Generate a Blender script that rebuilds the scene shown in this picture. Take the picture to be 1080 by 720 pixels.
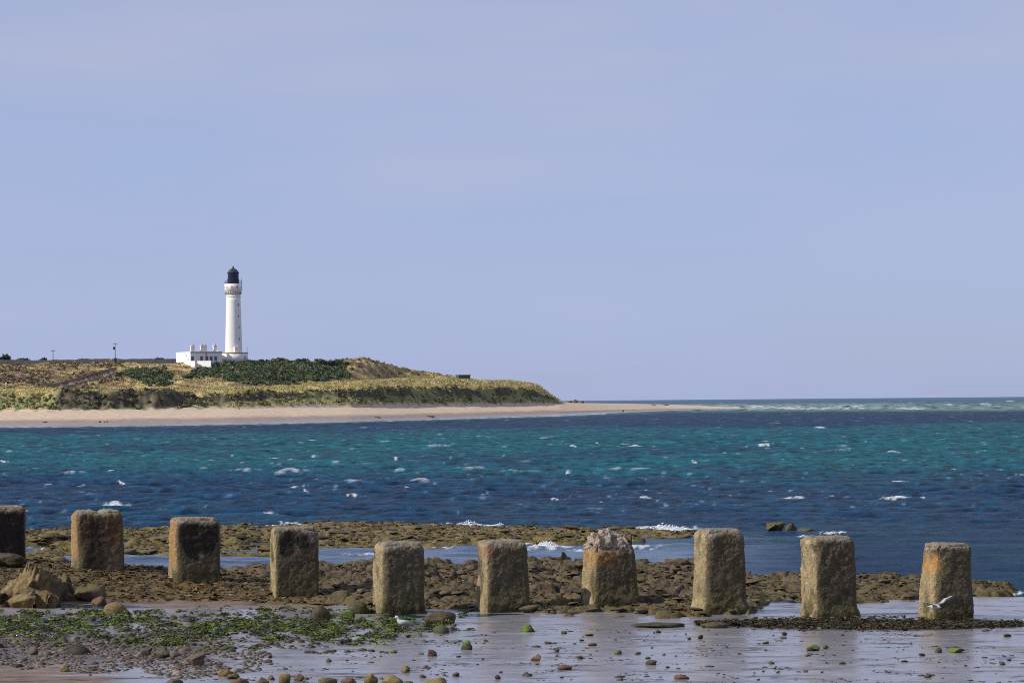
import bpy, math, random
import numpy as np

# ------------------------------------------------------------------ camera
sc = bpy.context.scene
for o in list(bpy.data.objects):
    bpy.data.objects.remove(o)
COL = sc.collection
RAD = math.radians
F = 3050.0                       # focal length in photo pixels (photo 1080 wide)
CH = 6.0                         # eye height above the water
PITCH, ROLL = RAD(1.178), RAD(-0.5)
from mathutils import Matrix, Vector
cam_d = bpy.data.cameras.new('camera')
cam_d.sensor_width = 36.0
cam_d.lens = 36.0 * F / 1080.0
cam_d.clip_start = 1.0
cam_d.clip_end = 90000.0
cam = bpy.data.objects.new('camera', cam_d)
COL.objects.link(cam)
RM = Matrix.Rotation(RAD(90) + PITCH, 3, 'X') @ Matrix.Rotation(ROLL, 3, 'Z')
cam.matrix_world = Matrix.Translation((0, 0, CH)) @ RM.to_4x4()
sc.camera = cam
RN = np.array(RM)

# ------------------------------------------------------------------ sky, sun, exposure
SUN_AZ = RAD(72)                 # measured from "behind the camera" towards the left
SUN_EL = RAD(36)
world = bpy.data.worlds.new('World')
sc.world = world
world.use_nodes = True
wn, wl = world.node_tree.nodes, world.node_tree.links
wn.clear()
wo = wn.new('ShaderNodeOutputWorld')
bg = wn.new('ShaderNodeBackground')
bg.inputs['Strength'].default_value = 0.105
sky = wn.new('ShaderNodeTexSky')
sky.sky_type = 'NISHITA'
sky.sun_disc = False
sky.sun_elevation = SUN_EL
sky.sun_rotation = RAD(180) + SUN_AZ
sky.air_density = 1.0
sky.dust_density = 0.6
sky.ozone_density = 3.0
# thin high veil of cloud over the clear sky
tc = wn.new('ShaderNodeTexCoord')
mp = wn.new('ShaderNodeMapping')
mp.inputs['Scale'].default_value = (3.0, 3.0, 16.0)
nz = wn.new('ShaderNodeTexNoise')
nz.inputs['Scale'].default_value = 2.2
nz.inputs['Detail'].default_value = 5.0
nz.inputs['Roughness'].default_value = 0.5
cr = wn.new('ShaderNodeMapRange')
cr.inputs['From Min'].default_value = 0.42
cr.inputs['From Max'].default_value = 0.75
cr.inputs['To Min'].default_value = 0.66
cr.inputs['To Max'].default_value = 0.88
tint = wn.new('ShaderNodeMix'); tint.data_type = 'RGBA'; tint.blend_type = 'MULTIPLY'
tint.inputs['Factor'].default_value = 1.0
tint.inputs['B'].default_value = (0.80, 0.80, 1.0, 1)
veil = wn.new('ShaderNodeMix'); veil.data_type = 'RGBA'
veil.inputs['B'].default_value = (4.3, 4.5, 6.1, 1)
sxyz = wn.new('ShaderNodeSeparateXYZ')
vr = wn.new('ShaderNodeMapRange'); vr.inputs['From Min'].default_value = 0.03; vr.inputs['From Max'].default_value = 0.15
vcol = wn.new('ShaderNodeMix'); vcol.data_type = 'RGBA'
vcol.inputs['A'].default_value = (3.95, 4.75, 7.6, 1); vcol.inputs['B'].default_value = (4.35, 4.72, 6.6, 1)
vadd = wn.new('ShaderNodeMath'); vadd.operation = 'MULTIPLY_ADD'; vadd.inputs[1].default_value = 0.25
wl.new(tc.outputs['Generated'], sxyz.inputs[0])
wl.new(nz.outputs['Fac'], vadd.inputs[0]); wl.new(sxyz.outputs['Z'], vadd.inputs[2])
vr.inputs['From Min'].default_value = 0.155; vr.inputs['From Max'].default_value = 0.30
wl.new(vadd.outputs[0], vr.inputs['Value']); wl.new(vr.outputs['Result'], vcol.inputs['Factor'])
wl.new(vcol.outputs['Result'], veil.inputs['B'])
wl.new(tc.outputs['Generated'], mp.inputs['Vector'])
wl.new(mp.outputs['Vector'], nz.inputs['Vector'])
wl.new(nz.outputs['Fac'], cr.inputs['Value'])
wl.new(sky.outputs['Color'], tint.inputs['A'])
wl.new(tint.outputs['Result'], veil.inputs['A'])
wl.new(cr.outputs['Result'], veil.inputs['Factor'])
wl.new(veil.outputs['Result'], bg.inputs['Color'])
wl.new(bg.outputs['Background'], wo.inputs['Surface'])

sun_d = bpy.data.lights.new('sun', 'SUN')
sun_d.energy = 4.4
sun_d.angle = RAD(0.53)
sun_d.color = (1.0, 0.93, 0.82)
sun = bpy.data.objects.new('sun', sun_d)
COL.objects.link(sun)
SDIR = Vector((-math.sin(SUN_AZ) * math.cos(SUN_EL), -math.cos(SUN_AZ) * math.cos(SUN_EL), math.sin(SUN_EL)))
sun.rotation_euler = SDIR.to_track_quat('Z', 'Y').to_euler()
sun.location = (-60, 0, 60)

sc.view_settings.view_transform = 'Standard'
sc.view_settings.look = 'None'
sc.view_settings.exposure = 0.0
sc.view_settings.gamma = 1.0
sc.view_settings.use_curve_mapping = False
sc.cycles.max_bounces = 6
sc.cycles.filter_width = 1.0
sc.cycles.use_denoising = False
sc.cycles.caustics_reflective = False
sc.cycles.caustics_refractive = False

# ------------------------------------------------------------------ maths helpers
rng = np.random.default_rng(7)
random.seed(7)

def yh(px):                                   # horizon row in the photo at column px
    return 422.7 - (np.asarray(px, float) - 540) * math.tan(RAD(0.5))

def ray(px, py):                              # world direction with y = 1
    c = np.array([(px - 540) / F, -(py - 360) / F, -1.0])
    w = RN @ c
    return w / w[1]

def at(px, py, d):                            # point at depth d on the ray
    return np.array([0, 0, CH]) + ray(px, py) * d

def ground(px, py, z=0.0):                    # point on the level z
    r = ray(px, py)
    return np.array([0, 0, CH]) + r * ((z - CH) / r[2])

def proj(X, Y, Z):                            # world -> photo pixel
    P = np.stack([np.asarray(X, float) * np.ones_like(Y), Y, Z - CH + 0 * Y], -1) @ RN
    return 540 + F * P[..., 0] / -P[..., 2], 360 - F * P[..., 1] / -P[..., 2]

def sstep(a, b, x):
    t = np.clip((np.asarray(x, float) - a) / (b - a), 0, 1)
    return t * t * (3 - 2 * t)

def lerp(a, b, t):
    return a + (b - a) * t

PERM = np.random.default_rng(11).permutation(512).astype(np.int64)
def _h(i, j, k, s):
    a = PERM[(i + s * 37) & 511]
    a = PERM[(a + j) & 511]
    return PERM[(a + k) & 511]

def noise3(x, y, z, s=0):                     # value noise, -1..1
    x, y, z = np.broadcast_arrays(np.asarray(x, float), np.asarray(y, float), np.asarray(z, float))
    i, j, k = np.floor(x).astype(np.int64), np.floor(y).astype(np.int64), np.floor(z).astype(np.int64)
    u, v, w = x - i, y - j, z - k
    u, v, w = u*u*(3-2*u), v*v*(3-2*v), w*w*(3-2*w)
    def c(a, b, d): return _h(i + a, j + b, k + d, s) / 255.5 - 1
    return lerp(lerp(lerp(c(0,0,0), c(1,0,0), u), lerp(c(0,1,0), c(1,1,0), u), v),
                lerp(lerp(c(0,0,1), c(1,0,1), u), lerp(c(0,1,1), c(1,1,1), u), v), w)

def noise2(x, y, s=0):
    x, y = np.broadcast_arrays(np.asarray(x, float), np.asarray(y, float))
    i, j = np.floor(x).astype(np.int64), np.floor(y).astype(np.int64)
    u, v = x - i, y - j
    u, v = u*u*u*(u*(u*6-15)+10), v*v*v*(v*(v*6-15)+10)
    def g(a, b):
        h = _h(i + a, j + b, 0, s) * (2 * math.pi / 512)
        return np.cos(h) * (x - i - a) + np.sin(h) * (y - j - b)
    return 1.5 * lerp(lerp(g(0,0), g(1,0), u), lerp(g(0,1), g(1,1), u), v)

def fbm(x, y, o=4, s=0, gain=0.5):
    r, a = 0, 1.0
    for n in range(o):
        r = r + a * noise2(x * 2**n + 17.3 * n, y * 2**n - 9.1 * n, s + n)
        a *= gain
    return r

def fbm3(x, y, z, o=4, s=0, gain=0.5):
    r, a = 0, 1.0
    for n in range(o):
        r = r + a * noise3(x * 2**n + 7.3 * n, y * 2**n - 9.1 * n, z * 2**n, s + n)
        a *= gain
    return r

def ridged(x, y, o=4, s=0):
    r, a = 0, 1.0
    for n in range(o):
        r = r + a * (1 - 2 * np.abs(noise2(x * 2**n + 5.7 * n, y * 2**n + 3.1 * n, s + n)))
        a *= 0.5
    return r

def worley(x, y, s=0, slab=False):                        # F1, F2, cell random
    x, y = np.asarray(x, float), np.asarray(y, float)
    i, j = np.floor(x).astype(np.int64), np.floor(y).astype(np.int64)
    f1 = np.full(x.shape, 9.0); f2 = np.full(x.shape, 9.0); cid = np.zeros(x.shape); til = np.zeros(x.shape)
    for a in (-1, 0, 1):
        for b in (-1, 0, 1):
            px_ = i + a + _h(i + a, j + b, 1, s) / 512.0
            py_ = j + b + _h(i + a, j + b, 2, s) / 512.0
            d = np.hypot(x - px_, y - py_)
            r = _h(i + a, j + b, 3, s) / 512.0
            n = d < f1
            f2 = np.where(n, f1, np.minimum(f2, d))
            cid = np.where(n, r, cid)
            if slab:
                ta = _h(i + a, j + b, 4, s) * (6.2832 / 512)
                til = np.where(n, np.cos(ta) * (x - px_) + np.sin(ta) * (y - py_), til)
            f1 = np.where(n, d, f1)
    return (f1, f2, cid, til) if slab else (f1, f2, cid)

def itp(x, pts):
    p = np.array(pts, float)
    return np.interp(x, p[:, 0], p[:, 1])

def inpoly(px, py, poly):
    res = np.zeros(np.shape(px), bool)
    n = len(poly)
    for a in range(n):
        x0, y0 = poly[a]; x1, y1 = poly[(a + 1) % n]
        c = ((y0 > py) != (y1 > py)) & (px < (x1 - x0) * (py - y0) / (y1 - y0 + 1e-9) + x0)
        res ^= c
    return res

# ------------------------------------------------------------------ mesh helpers
def mesh_obj(name, V, Fc, mat=None, parent=None, smooth=True, col=None, attrs=None, me_only=False):
    me = bpy.data.meshes.new(name)
    V = np.asarray(V, np.float32)
    if isinstance(Fc, np.ndarray):
        n, k = Fc.shape
        me.vertices.add(len(V)); me.vertices.foreach_set('co', V.ravel())
        me.loops.add(n * k); me.loops.foreach_set('vertex_index', Fc.astype(np.int32).ravel())
        me.polygons.add(n); me.polygons.foreach_set('loop_start', np.arange(0, n * k, k, dtype=np.int32))
    else:
        me.from_pydata([tuple(map(float, v)) for v in V], [], [tuple(int(i) for i in f) for f in Fc])
    me.update(calc_edges=True)
    me.validate()
    if smooth:
        me.polygons.foreach_set('use_smooth', np.ones(len(me.polygons), bool))
    if col is not None:
        a = me.attributes.new('Col', 'FLOAT_COLOR', 'POINT')
        c4 = np.ones((len(V), 4), np.float32); c4[:, :3] = col
        a.data.foreach_set('color', c4.ravel())
    for k_, v_ in (attrs or {}).items():
        a = me.attributes.new(k_, 'FLOAT', 'POINT')
        a.data.foreach_set('value', np.asarray(v_, np.float32).ravel())
    if mat is not None:
        me.materials.append(mat)
    if me_only:
        return me
    o = bpy.data.objects.new(name, me)
    COL.objects.link(o)
    if parent is not None:
        o.parent = parent
    return o

def grid_faces(nr, nc):
    a = np.arange(nr * nc).reshape(nr, nc)
    return np.stack([a[:-1, :-1].ravel(), a[:-1, 1:].ravel(), a[1:, 1:].ravel(), a[1:, :-1].ravel()], 1)

def tag(o, label=None, cat=None, group=None, kind=None):
    if label: o['label'] = label
    if cat: o['category'] = cat
    if group: o['group'] = group
    if kind: o['kind'] = kind
    return o

def empty(name, loc, label, cat, group=None, rz=0.0):
    o = bpy.data.objects.new(name, None)
    o.empty_display_size = 0.2
    o.location = loc; o.rotation_euler = (0, 0, rz)
    COL.objects.link(o)
    return tag(o, label, cat, group)

class MB:                                     # small collector for one part
    def __init__(s): s.v, s.f = [], []
    def add(s, V, Fc):
        n = len(s.v); s.v += [tuple(p) for p in V]; s.f += [tuple(i + n for i in f) for f in Fc]; return s
    def box(s, x0, x1, y0, y1, z0, z1):
        return s.add([(x0,y0,z0),(x1,y0,z0),(x1,y1,z0),(x0,y1,z0),(x0,y0,z1),(x1,y0,z1),(x1,y1,z1),(x0,y1,z1)],
                     [(0,3,2,1),(4,5,6,7),(0,1,5,4),(1,2,6,5),(2,3,7,6),(3,0,4,7)])
    def lathe(s, prof, n=32, a0=0.0, a1=2*math.pi, c=(0,0), cap=True):
        full = abs(a1 - a0 - 2*math.pi) < 1e-6
        m = n if full else n + 1
        V = [(c[0]+r*math.cos(a0+(a1-a0)*k/n), c[1]+r*math.sin(a0+(a1-a0)*k/n), z) for r, z in prof for k in range(m)]
        Fc = []
        for i in range(len(prof) - 1):
            for k in range(n):
                k2 = (k + 1) % m if full else k + 1
                Fc.append((i*m+k, i*m+k2, (i+1)*m+k2, (i+1)*m+k))
        if cap and full:
            Fc.append(tuple(range(m))[::-1]); Fc.append(tuple((len(prof)-1)*m + k for k in range(m)))
        return s.add(V, Fc)
    def rod(s, p, q, r, n=6, r2=None):
        p, q = Vector(p), Vector(q); d = (q - p).normalized()
        u = d.orthogonal().normalized(); w = d.cross(u); r2 = r if r2 is None else r2
        V = [p + (u*math.cos(2*math.pi*k/n) + w*math.sin(2*math.pi*k/n))*r for k in range(n)] + \
            [q + (u*math.cos(2*math.pi*k/n) + w*math.sin(2*math.pi*k/n))*r2 for k in range(n)]
        Fc = [(k, (k+1) % n, n+(k+1) % n, n+k) for k in range(n)] + [tuple(range(n))[::-1], tuple(range(n, 2*n))]
        return s.add(V, Fc)
    def build(s, name, mat, parent=None, smooth=False):
        return mesh_obj(name, s.v, s.f, mat, parent, smooth)

# ------------------------------------------------------------------ materials
def material(name):
    m = bpy.data.materials.new(name); m.use_nodes = True
    nt = m.node_tree; b = nt.nodes['Principled BSDF']
    return m, nt.nodes, nt.links, b

def N(nodes, t, **kw):
    n = nodes.new(t)
    for k, v in kw.items():
        if k in n.inputs: n.inputs[k].default_value = v
        else: setattr(n, k, v)
    return n

def noise_node(nodes, links, scale, detail=4, rough=0.55, coord='Object', sc3=None):
    t = nodes.new('ShaderNodeTexCoord'); n = N(nodes, 'ShaderNodeTexNoise', Scale=scale, Detail=detail, Roughness=rough)
    src = t.outputs[coord]
    if coord == 'World':
        pass
    if sc3:
        mpp = nodes.new('ShaderNodeMapping'); mpp.inputs['Scale'].default_value = sc3
        links.new(src, mpp.inputs['Vector']); src = mpp.outputs['Vector']
    links.new(src, n.inputs['Vector'])
    return n

def mixc(nodes, links, a, b, fac, blend='MIX'):
    m = nodes.new('ShaderNodeMix'); m.data_type = 'RGBA'; m.blend_type = blend
    for s, v in (('A', a), ('B', b), ('Factor', fac)):
        i = m.inputs[s] if s != 'Factor' else m.inputs[0]
        if s in 'AB': i = m.inputs[6 if s == 'A' else 7]
        if hasattr(v, 'node'): links.new(v, i)
        else: i.default_value = v if isinstance(v, float) else (*v, 1) if len(v) == 3 else v
    return m.outputs[2]

def rng_node(nodes, links, src, a, b, c=0.0, d=1.0):
    m = N(nodes, 'ShaderNodeMapRange')
    for i, v in zip(('From Min', 'From Max', 'To Min', 'To Max'), (a, b, c, d)): m.inputs[i].default_value = v
    links.new(src, m.inputs['Value'])
    return m.outputs['Result']

def bump(nodes, links, bsdf, src, strength, dist):
    b = N(nodes, 'ShaderNodeBump', Strength=strength, Distance=dist)
    links.new(src, b.inputs['Height']); links.new(b.outputs['Normal'], bsdf.inputs['Normal'])
    return b

def attr_mat(name, rough=0.9, nscale=3.0, namt=0.35, bscale=None, bdist=0.02, spec=0.3, bstr=0.6, wet=False, detail=5):
    """colour from the mesh's own Col attribute, broken up by fine noise"""
    m, n, l, b = material(name)
    a = N(n, 'ShaderNodeAttribute', attribute_name='Col')
    nn = noise_node(n, l, nscale, detail, 0.65)
    f = rng_node(n, l, nn.outputs['Fac'], 0.25, 0.75, 1 - namt, 1 + namt)
    c = n.new('ShaderNodeVectorMath'); c.operation = 'SCALE'
    l.new(a.outputs['Color'], c.inputs[0]); l.new(f, c.inputs['Scale'])
    l.new(c.outputs[0], b.inputs['Base Color'])
    b.inputs['Roughness'].default_value = rough
    b.inputs['Specular IOR Level'].default_value = spec
    if bscale:
        bn = noise_node(n, l, bscale, 6, 0.7)
        bump(n, l, b, bn.outputs['Fac'], bstr, bdist)
    if wet:
        w = N(n, 'ShaderNodeAttribute', attribute_name='wet')
        wr = rng_node(n, l, w.outputs['Fac'], 0, 1, rough, 0.12)
        l.new(wr, b.inputs['Roughness'])
    return m

def plain_mat(name, color, rough=0.6, var=0.12, scale=2.0, spec=0.4, metallic=0.0, bscale=None, bdist=0.01):
    m, n, l, b = material(name)
    nn = noise_node(n, l, scale, 5, 0.6)
    f = rng_node(n, l, nn.outputs['Fac'], 0.3, 0.7)
    c = mixc(n, l, tuple(x * (1 - var) for x in color), tuple(min(1, x * (1 + var)) for x in color), f)
    l.new(c, b.inputs['Base Color'])
    b.inputs['Roughness'].default_value = rough
    b.inputs['Specular IOR Level'].default_value = spec
    b.inputs['Metallic'].default_value = metallic
    if bscale:
        bn = noise_node(n, l, bscale, 6, 0.7)
        bump(n, l, b, bn.outputs['Fac'], 0.6, bdist)
    return m

def rock_mat(name, c1, c2, c3, weed=None, weed_lo=0.5, rough=0.8, scale=3.0):
    """stone: three browns by noise and by stone, weed where noise and up-facing agree"""
    m, n, l, b = material(name)
    t = n.new('ShaderNodeTexCoord'); oi = n.new('ShaderNodeObjectInfo')
    geo = n.new('ShaderNodeNewGeometry')
    n1 = N(n, 'ShaderNodeTexNoise', Scale=scale, Detail=6.0, Roughness=0.65)
    l.new(geo.outputs['Position'], n1.inputs['Vector'])
    n2 = N(n, 'ShaderNodeTexNoise', Scale=scale * 4.3, Detail=6.0, Roughness=0.7)
    l.new(geo.outputs['Position'], n2.inputs['Vector'])
    ca = mixc(n, l, c1, c2, rng_node(n, l, oi.outputs['Random'], 0.2, 0.8))
    cb = mixc(n, l, ca, c3, rng_node(n, l, n1.outputs['Fac'], 0.45, 0.65))
    f = rng_node(n, l, n2.outputs['Fac'], 0.3, 0.7, 0.55, 1.4)
    v = n.new('ShaderNodeVectorMath'); v.operation = 'SCALE'
    l.new(cb, v.inputs[0]); l.new(f, v.inputs['Scale'])
    out = v.outputs[0]
    if weed:
        sx = n.new('ShaderNodeSeparateXYZ'); l.new(geo.outputs['Normal'], sx.inputs[0])
        ad = n.new('ShaderNodeMath'); ad.operation = 'MULTIPLY_ADD'
        l.new(sx.outputs['Z'], ad.inputs[0]); ad.inputs[1].default_value = 0.35; l.new(n1.outputs['Fac'], ad.inputs[2])
        out = mixc(n, l, out, weed, rng_node(n, l, ad.outputs[0], weed_lo, weed_lo + 0.2))
    l.new(out, b.inputs['Base Color'])
    b.inputs['Roughness'].default_value = rough
    b.inputs['Specular IOR Level'].default_value = 0.35
    bump(n, l, b, n2.outputs['Fac'], 0.7, 0.03)
    return m

# ------------------------------------------------------------------ far headland
G1 = [(196,399),(206,392),(214,384),(232,381.5),(262,382.5),(300,379.5),(345,380.5),(367,384),(369,400),(340,402),(322,402),(300,406.5),(262,406),(240,400),(222,397)]
G2 = [(122,397),(140,390.5),(165,389),(179,392),(178,407),(160,408),(152,402)]
def far_profile(u):
    W = itp(u, [(-200,452),(0,450),(60,449.6),(125,449),(246,447.3),(300,446),(370,444.6),(440,442.3),(520,440),(590,438),(640,435.6),(700,433),(740,431.6),(780,431),(860,430.6)])
    T = itp(u, [(-200,436),(0,434.8),(125,433.4),(215,432),(300,430.2),(400,429.3),(480,428.4),(540,427),(575,426),(600,425.6),(640,425.9),(700,426.9),(740,428.2),(780,430.6),(860,431)])
    C = itp(u, [(-200,412),(0,411.5),(30,409.5),(60,410.5),(125,412.5),(160,412),(200,411),(246,409),(300,407.5),(350,404.5),(400,400.8),(430,399.3),(480,400.2),(520,402),(537,401.3),(548,403),(560,404.2),(567,406.5),(575,413),(585,419.8),(594,424.3),(605,425.4),(640,425.7),(700,426.7),(740,428.1),(780,430.5),(860,430.9)])
    H = itp(u, [(-200,385),(0,384.3),(60,383.5),(125,383),(180,382.4),(215,382.2),(246,381.8),(300,381),(330,380.6),(345,381.8),(366,380.2),(388,380.4),(400,381.8),(420,386.8),(440,390.6),(460,394),(480,397.4),(492,400.5),(500,402.5),(520,404),(560,409),(575,416),(585,422),(600,427),(860,433)])
    h = yh(u)
    dW = CH * F / (W - h)
    dT = dW + itp(u, [(-200,70),(500,80),(600,120),(700,150),(760,60),(860,30)])
    dC = dT + itp(u, [(-200,62),(540,66),(570,45),(600,12),(860,12)])
    dS = dC + 38
    dH = np.maximum(itp(u, [(-200,1090),(300,1102),(400,1135),(480,1185),(560,1300),(700,1750),(860,2300)]), dS + 30)
    zf = lambda y, d: CH + (h - y) * d / F
    return h, dW, dT, dC, dS, dH, zf(T, dT), zf(C, dC), zf(C, dS) + 0.25, zf(H, dH), W, T, C, H

def build_far():
    u = np.concatenate([np.linspace(-200, -20, 70)[:-1], np.linspace(-20, 620, 470)[:-1], np.linspace(620, 860, 80)])
    h, dW, dT, dC, dS, dH, zT, zC, zS, zH, W, T, C, H = far_profile(u)
    dx = (u - 540) / F
    rows_d, rows_z, seg = [], [], []
    def addseg(d0, z0, d1, z1, n, code, fn=None):
        for k in range(n):
            t = k / n
            rows_d.append(lerp(d0, d1, t)); rows_z.append(lerp(z0, z1, fn(t) if fn else t)); seg.append(code + t)
    big = sstep(42, 62, u) * sstep(215, 170, u)                 # tall bare scarp on the left
    t0 = 0.24 - 0.15 * big + 0.05 * fbm(u / 25, u * 0, 3, 4) + 0.018 * (1 - big) * fbm(u / 5, u * 0, 3, 5)
    fl = 0.30 - 0.18 * big; hi = 0.60 + 0.30 * big + 0.08 * noise2(u / 40, u * 0, 6)
    def dprof(t):
        a = fl * np.clip(t / t0, 0, 1); b = (hi - fl) * np.clip((t - t0) / 0.10, 0, 1); c = (1 - hi) * sstep(0, 1, np.clip((t - t0 - 0.10) / (0.98 - t0 - 0.10), 0, 1))
        return a + b + c
    zero = np.zeros_like(u)
    addseg(dW - 90, zero - 2.5, dW, zero - 0.02, 6, 0)
    addseg(dW, zero - 0.02, dT, zT, 30, 1, lambda t: t**0.85)
    addseg(dT, zT, dC, zC, 84, 2, dprof)
    addseg(dC, zC, dS, zS, 22, 3)
    addseg(dS, zS, dH, zH, 74, 4, lambda t: t)
    addseg(dH, zH, dH + 160, zH - 1.5, 12, 5)
    addseg(dH + 160, zH - 1.5, dH + 800, zH * 0 - 3, 6, 6)
    D = np.array(rows_d); Z = np.array(rows_z); S = np.array(seg)[:, None] * np.ones_like(D)
    X = dx[None, :] * D; Y = D
    U = u[None, :] * np.ones_like(D)
    land = sstep(600, 560, U)
    dune = np.clip(1 - np.abs(S - 2.75) / 0.8, 0, 1) * land
    n1 = fbm(X / 14, Y / 14, 5, 3); n2 = fbm(X / 4.5, Y / 4.5, 4, 9)
    Z = Z + dune * (n1 * 0.75 + n2 * 0.35)
    # gullies running down the scarp
    gul = ridged((X + 0.5 * (Y - dT)) / 9, (Y - 0.5 * X) / 45, 3, 21)
    ts_ = S - 2 - t0[None]
    scarp = sstep(-0.03, 0.02, ts_) * sstep(0.16, 0.09, ts_) * land
    Z = Z + (sstep(2.0, 2.1, S) * sstep(2.9, 2.4, S) * land) * gul * (0.75 - 0.55 * big[None]) + scarp * big[None] * 0.5 * fbm(X / 3, (Y + Z * 2) / 3, 3, 23)
    hill = sstep(3.2, 4.2, S) * sstep(6.0, 5.5, S) * land
    Z = Z + hill * (fbm(X / 18, Y / 18, 5, 31) * 0.9 + n2 * 0.3)
    # bare rocky bluff on the seaward end of the hill
    bluff = np.exp(-((U - 385) / 26)**2) * sstep(4.2, 4.55, S) * sstep(5.05, 4.85, S)
    Z = Z + bluff * ridged(X / 6, Y / 6, 3, 77) * 1.3
    # ---- ground colours
    px, py = proj(X, Y, Z)
    cn = fbm(X / 9, Y / 9, 5, 50); cm = fbm(X / 3, Y / 3, 4, 60)
    def c3(*c): return np.array(c)
    sand = c3(0.54, 0.425, 0.31); sand_w = c3(0.30, 0.235, 0.20)
    straw = c3(0.47, 0.375, 0.165); olive = c3(0.27, 0.24, 0.10); earth = c3(0.062, 0.05, 0.046)
    heath = c3(0.21, 0.14, 0.095); green = c3(0.07, 0.10, 0.04)
    def mixm(a, b, t): return a + (b - a) * np.clip(t, 0, 1)[..., None]
    tb = np.clip(S - 1, 0, 1)
    beachc = mixm(sand_w * np.ones(X.shape + (3,)), sand, sstep(0.28, 0.5, tb + 0.06 * cn))
    beachc = beachc * (1 + 0.10 * cm)[..., None]
    dunec = mixm(straw * np.ones(X.shape + (3,)), olive, sstep(-0.35, 0.5, cn + 0.3 * cm))
    lowv = mixm(olive * np.ones(X.shape + (3,)), green * 1.7, sstep(-0.4, 0.5, cm))
    lowv = mixm(lowv, sand, sstep(2.10, 2.02, S + 0.06 * cm))
    dunec = mixm(lowv, dunec, sstep(0.04, 0.14, ts_ + 0.03 * cn))
    dunec = mixm(dunec, earth, scarp * sstep(-0.45, 0.1, fbm(X / 22, Y / 40, 3, 91) + 0.4 * big[None] + 0.15) * (0.72 + 0.28 * sstep(-0.3, 0.4, cm)))
    hillc = mixm(straw * np.ones(X.shape + (3,)), heath, sstep(-0.3, 0.45, cn + 0.35 * sstep(150, 40, U)))
    hillc = mixm(hillc, olive, sstep(0.1, 0.6, cm) * 0.6)
    jx, jy = px + 6 * fbm(px / 9, py / 5, 3, 71), py + 2.4 * fbm(px / 9, py / 5, 3, 72)
    hillc = np.where((inpoly(jx, jy, G1) | inpoly(jx, jy, G2))[..., None] & (S > 3.4)[..., None] & (fbm(px / 14, py / 5, 3, 73) > -0.62)[..., None], green * np.ones(X.shape + (3,)), hillc)
    # track crossing the slope
    trk = np.abs((py - (410 + (U - 55) * (392.0 - 410) / (120 - 55))))
    trm = (U > 48) & (U < 122) & (S > 3.3)
    hillc = mixm(hillc, earth * 0.8, np.where(trm, sstep(2.4, 1.2, np.abs(trk - 2.6)), 0))  # dark lines beside it: earth bank with its shadow painted in
    hillc = mixm(hillc, c3(0.33, 0.26, 0.18), np.where(trm, sstep(1.6, 0.6, trk), 0))
    hillc = mixm(hillc, c3(0.22, 0.165, 0.12), bluff * sstep(-0.2, 0.3, cm))
    Z = Z - np.where(trm, sstep(1.8, 0.8, trk) * 0.5, 0) + np.where(trm, sstep(2.0, 0.8, np.abs(trk - 2.8)) * 0.4, 0)
    colr = np.where((S < 2)[..., None], beachc, np.where((S < 3.35)[..., None], dunec, hillc))
    spit = sstep(585, 600, U)
    colr = mixm(colr, np.where((S < 1.3)[..., None], beachc, sand * np.ones(X.shape + (3,))), spit)
    wet = sstep(1.30, 1.02, S)
    V = np.stack([X, Y, Z], -1).reshape(-1, 3)
    m = attr_mat('headland_ground', 0.95, 0.6, 0.25, 1.2, 0.25, 0.15, 0.5, wet=True)
    o = mesh_obj('headland', V, grid_faces(*X.shape), m, None, True, colr.reshape(-1, 3), {'wet': wet})
    tag(o, kind='structure')
    return X, Y, Z, S, U, px, py, u
FX, FY, FZ, FS, FU, FPX, FPY, Fu = build_far()

def far_z(X, Y):                              # nearest grid height on the headland
    u = 540 + X / Y * F
    c = int(np.argmin(np.abs(Fu - u)))
    return float(np.interp(Y, FY[:, c], FZ[:, c]))

def far_at(px, py, smin=1.0):                 # first point of the headland seen at this pixel
    c = int(np.argmin(np.abs(Fu - px)))
    colm = FPY[:, c]
    ok = np.where((FS[:, c] >= smin) & (colm <= py))[0]
    k = ok[0] if len(ok) else int(np.argmin(colm))
    return np.array([FX[k, c], FY[k, c], FZ[k, c]])

# far dark field ridge behind the headland
def build_ridge():
    px = np.linspace(-220, 250, 190); ts = np.linspace(0, 1, 18)
    top = itp(px, [(-220,377),(0,378.6),(30,379.5),(60,379.5),(110,378.2),(185,378.4),(215,380),(250,385)]) + 0.35 * fbm(px / 9, px * 0, 3, 5)
    D = (1420 + 160 * ts)[:, None] * np.ones_like(px)[None]
    prof = np.minimum(sstep(0, 0.35, ts) , sstep(1.25, 0.6, ts))[:, None]
    zt = CH + (yh(px) - top) * 1476 / F
    X = (px - 540)[None] / F * D
    Z = 14 + (zt[None] - 14) * prof + 0.3 * fbm(X / 12, D / 12, 3, 8)
    n = fbm(X / 15, D / 15, 4, 14)
    c = np.array([0.055, 0.05, 0.045]) + np.clip(n, -0.5, 0.8)[..., None] * np.array([0.02, 0.02, 0.008])
    fl = ((yh(px)[None] - (Z - CH) * F / D - 0) )
    o = mesh_obj('hill', np.stack([X, D, Z], -1).reshape(-1, 3), grid_faces(*X.shape), attr_mat('far_field', 0.95, 0.2, 0.3), None, True, np.clip(c, 0.01, 1).reshape(-1, 3))
    tag(o, kind='structure')
build_ridge()

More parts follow.
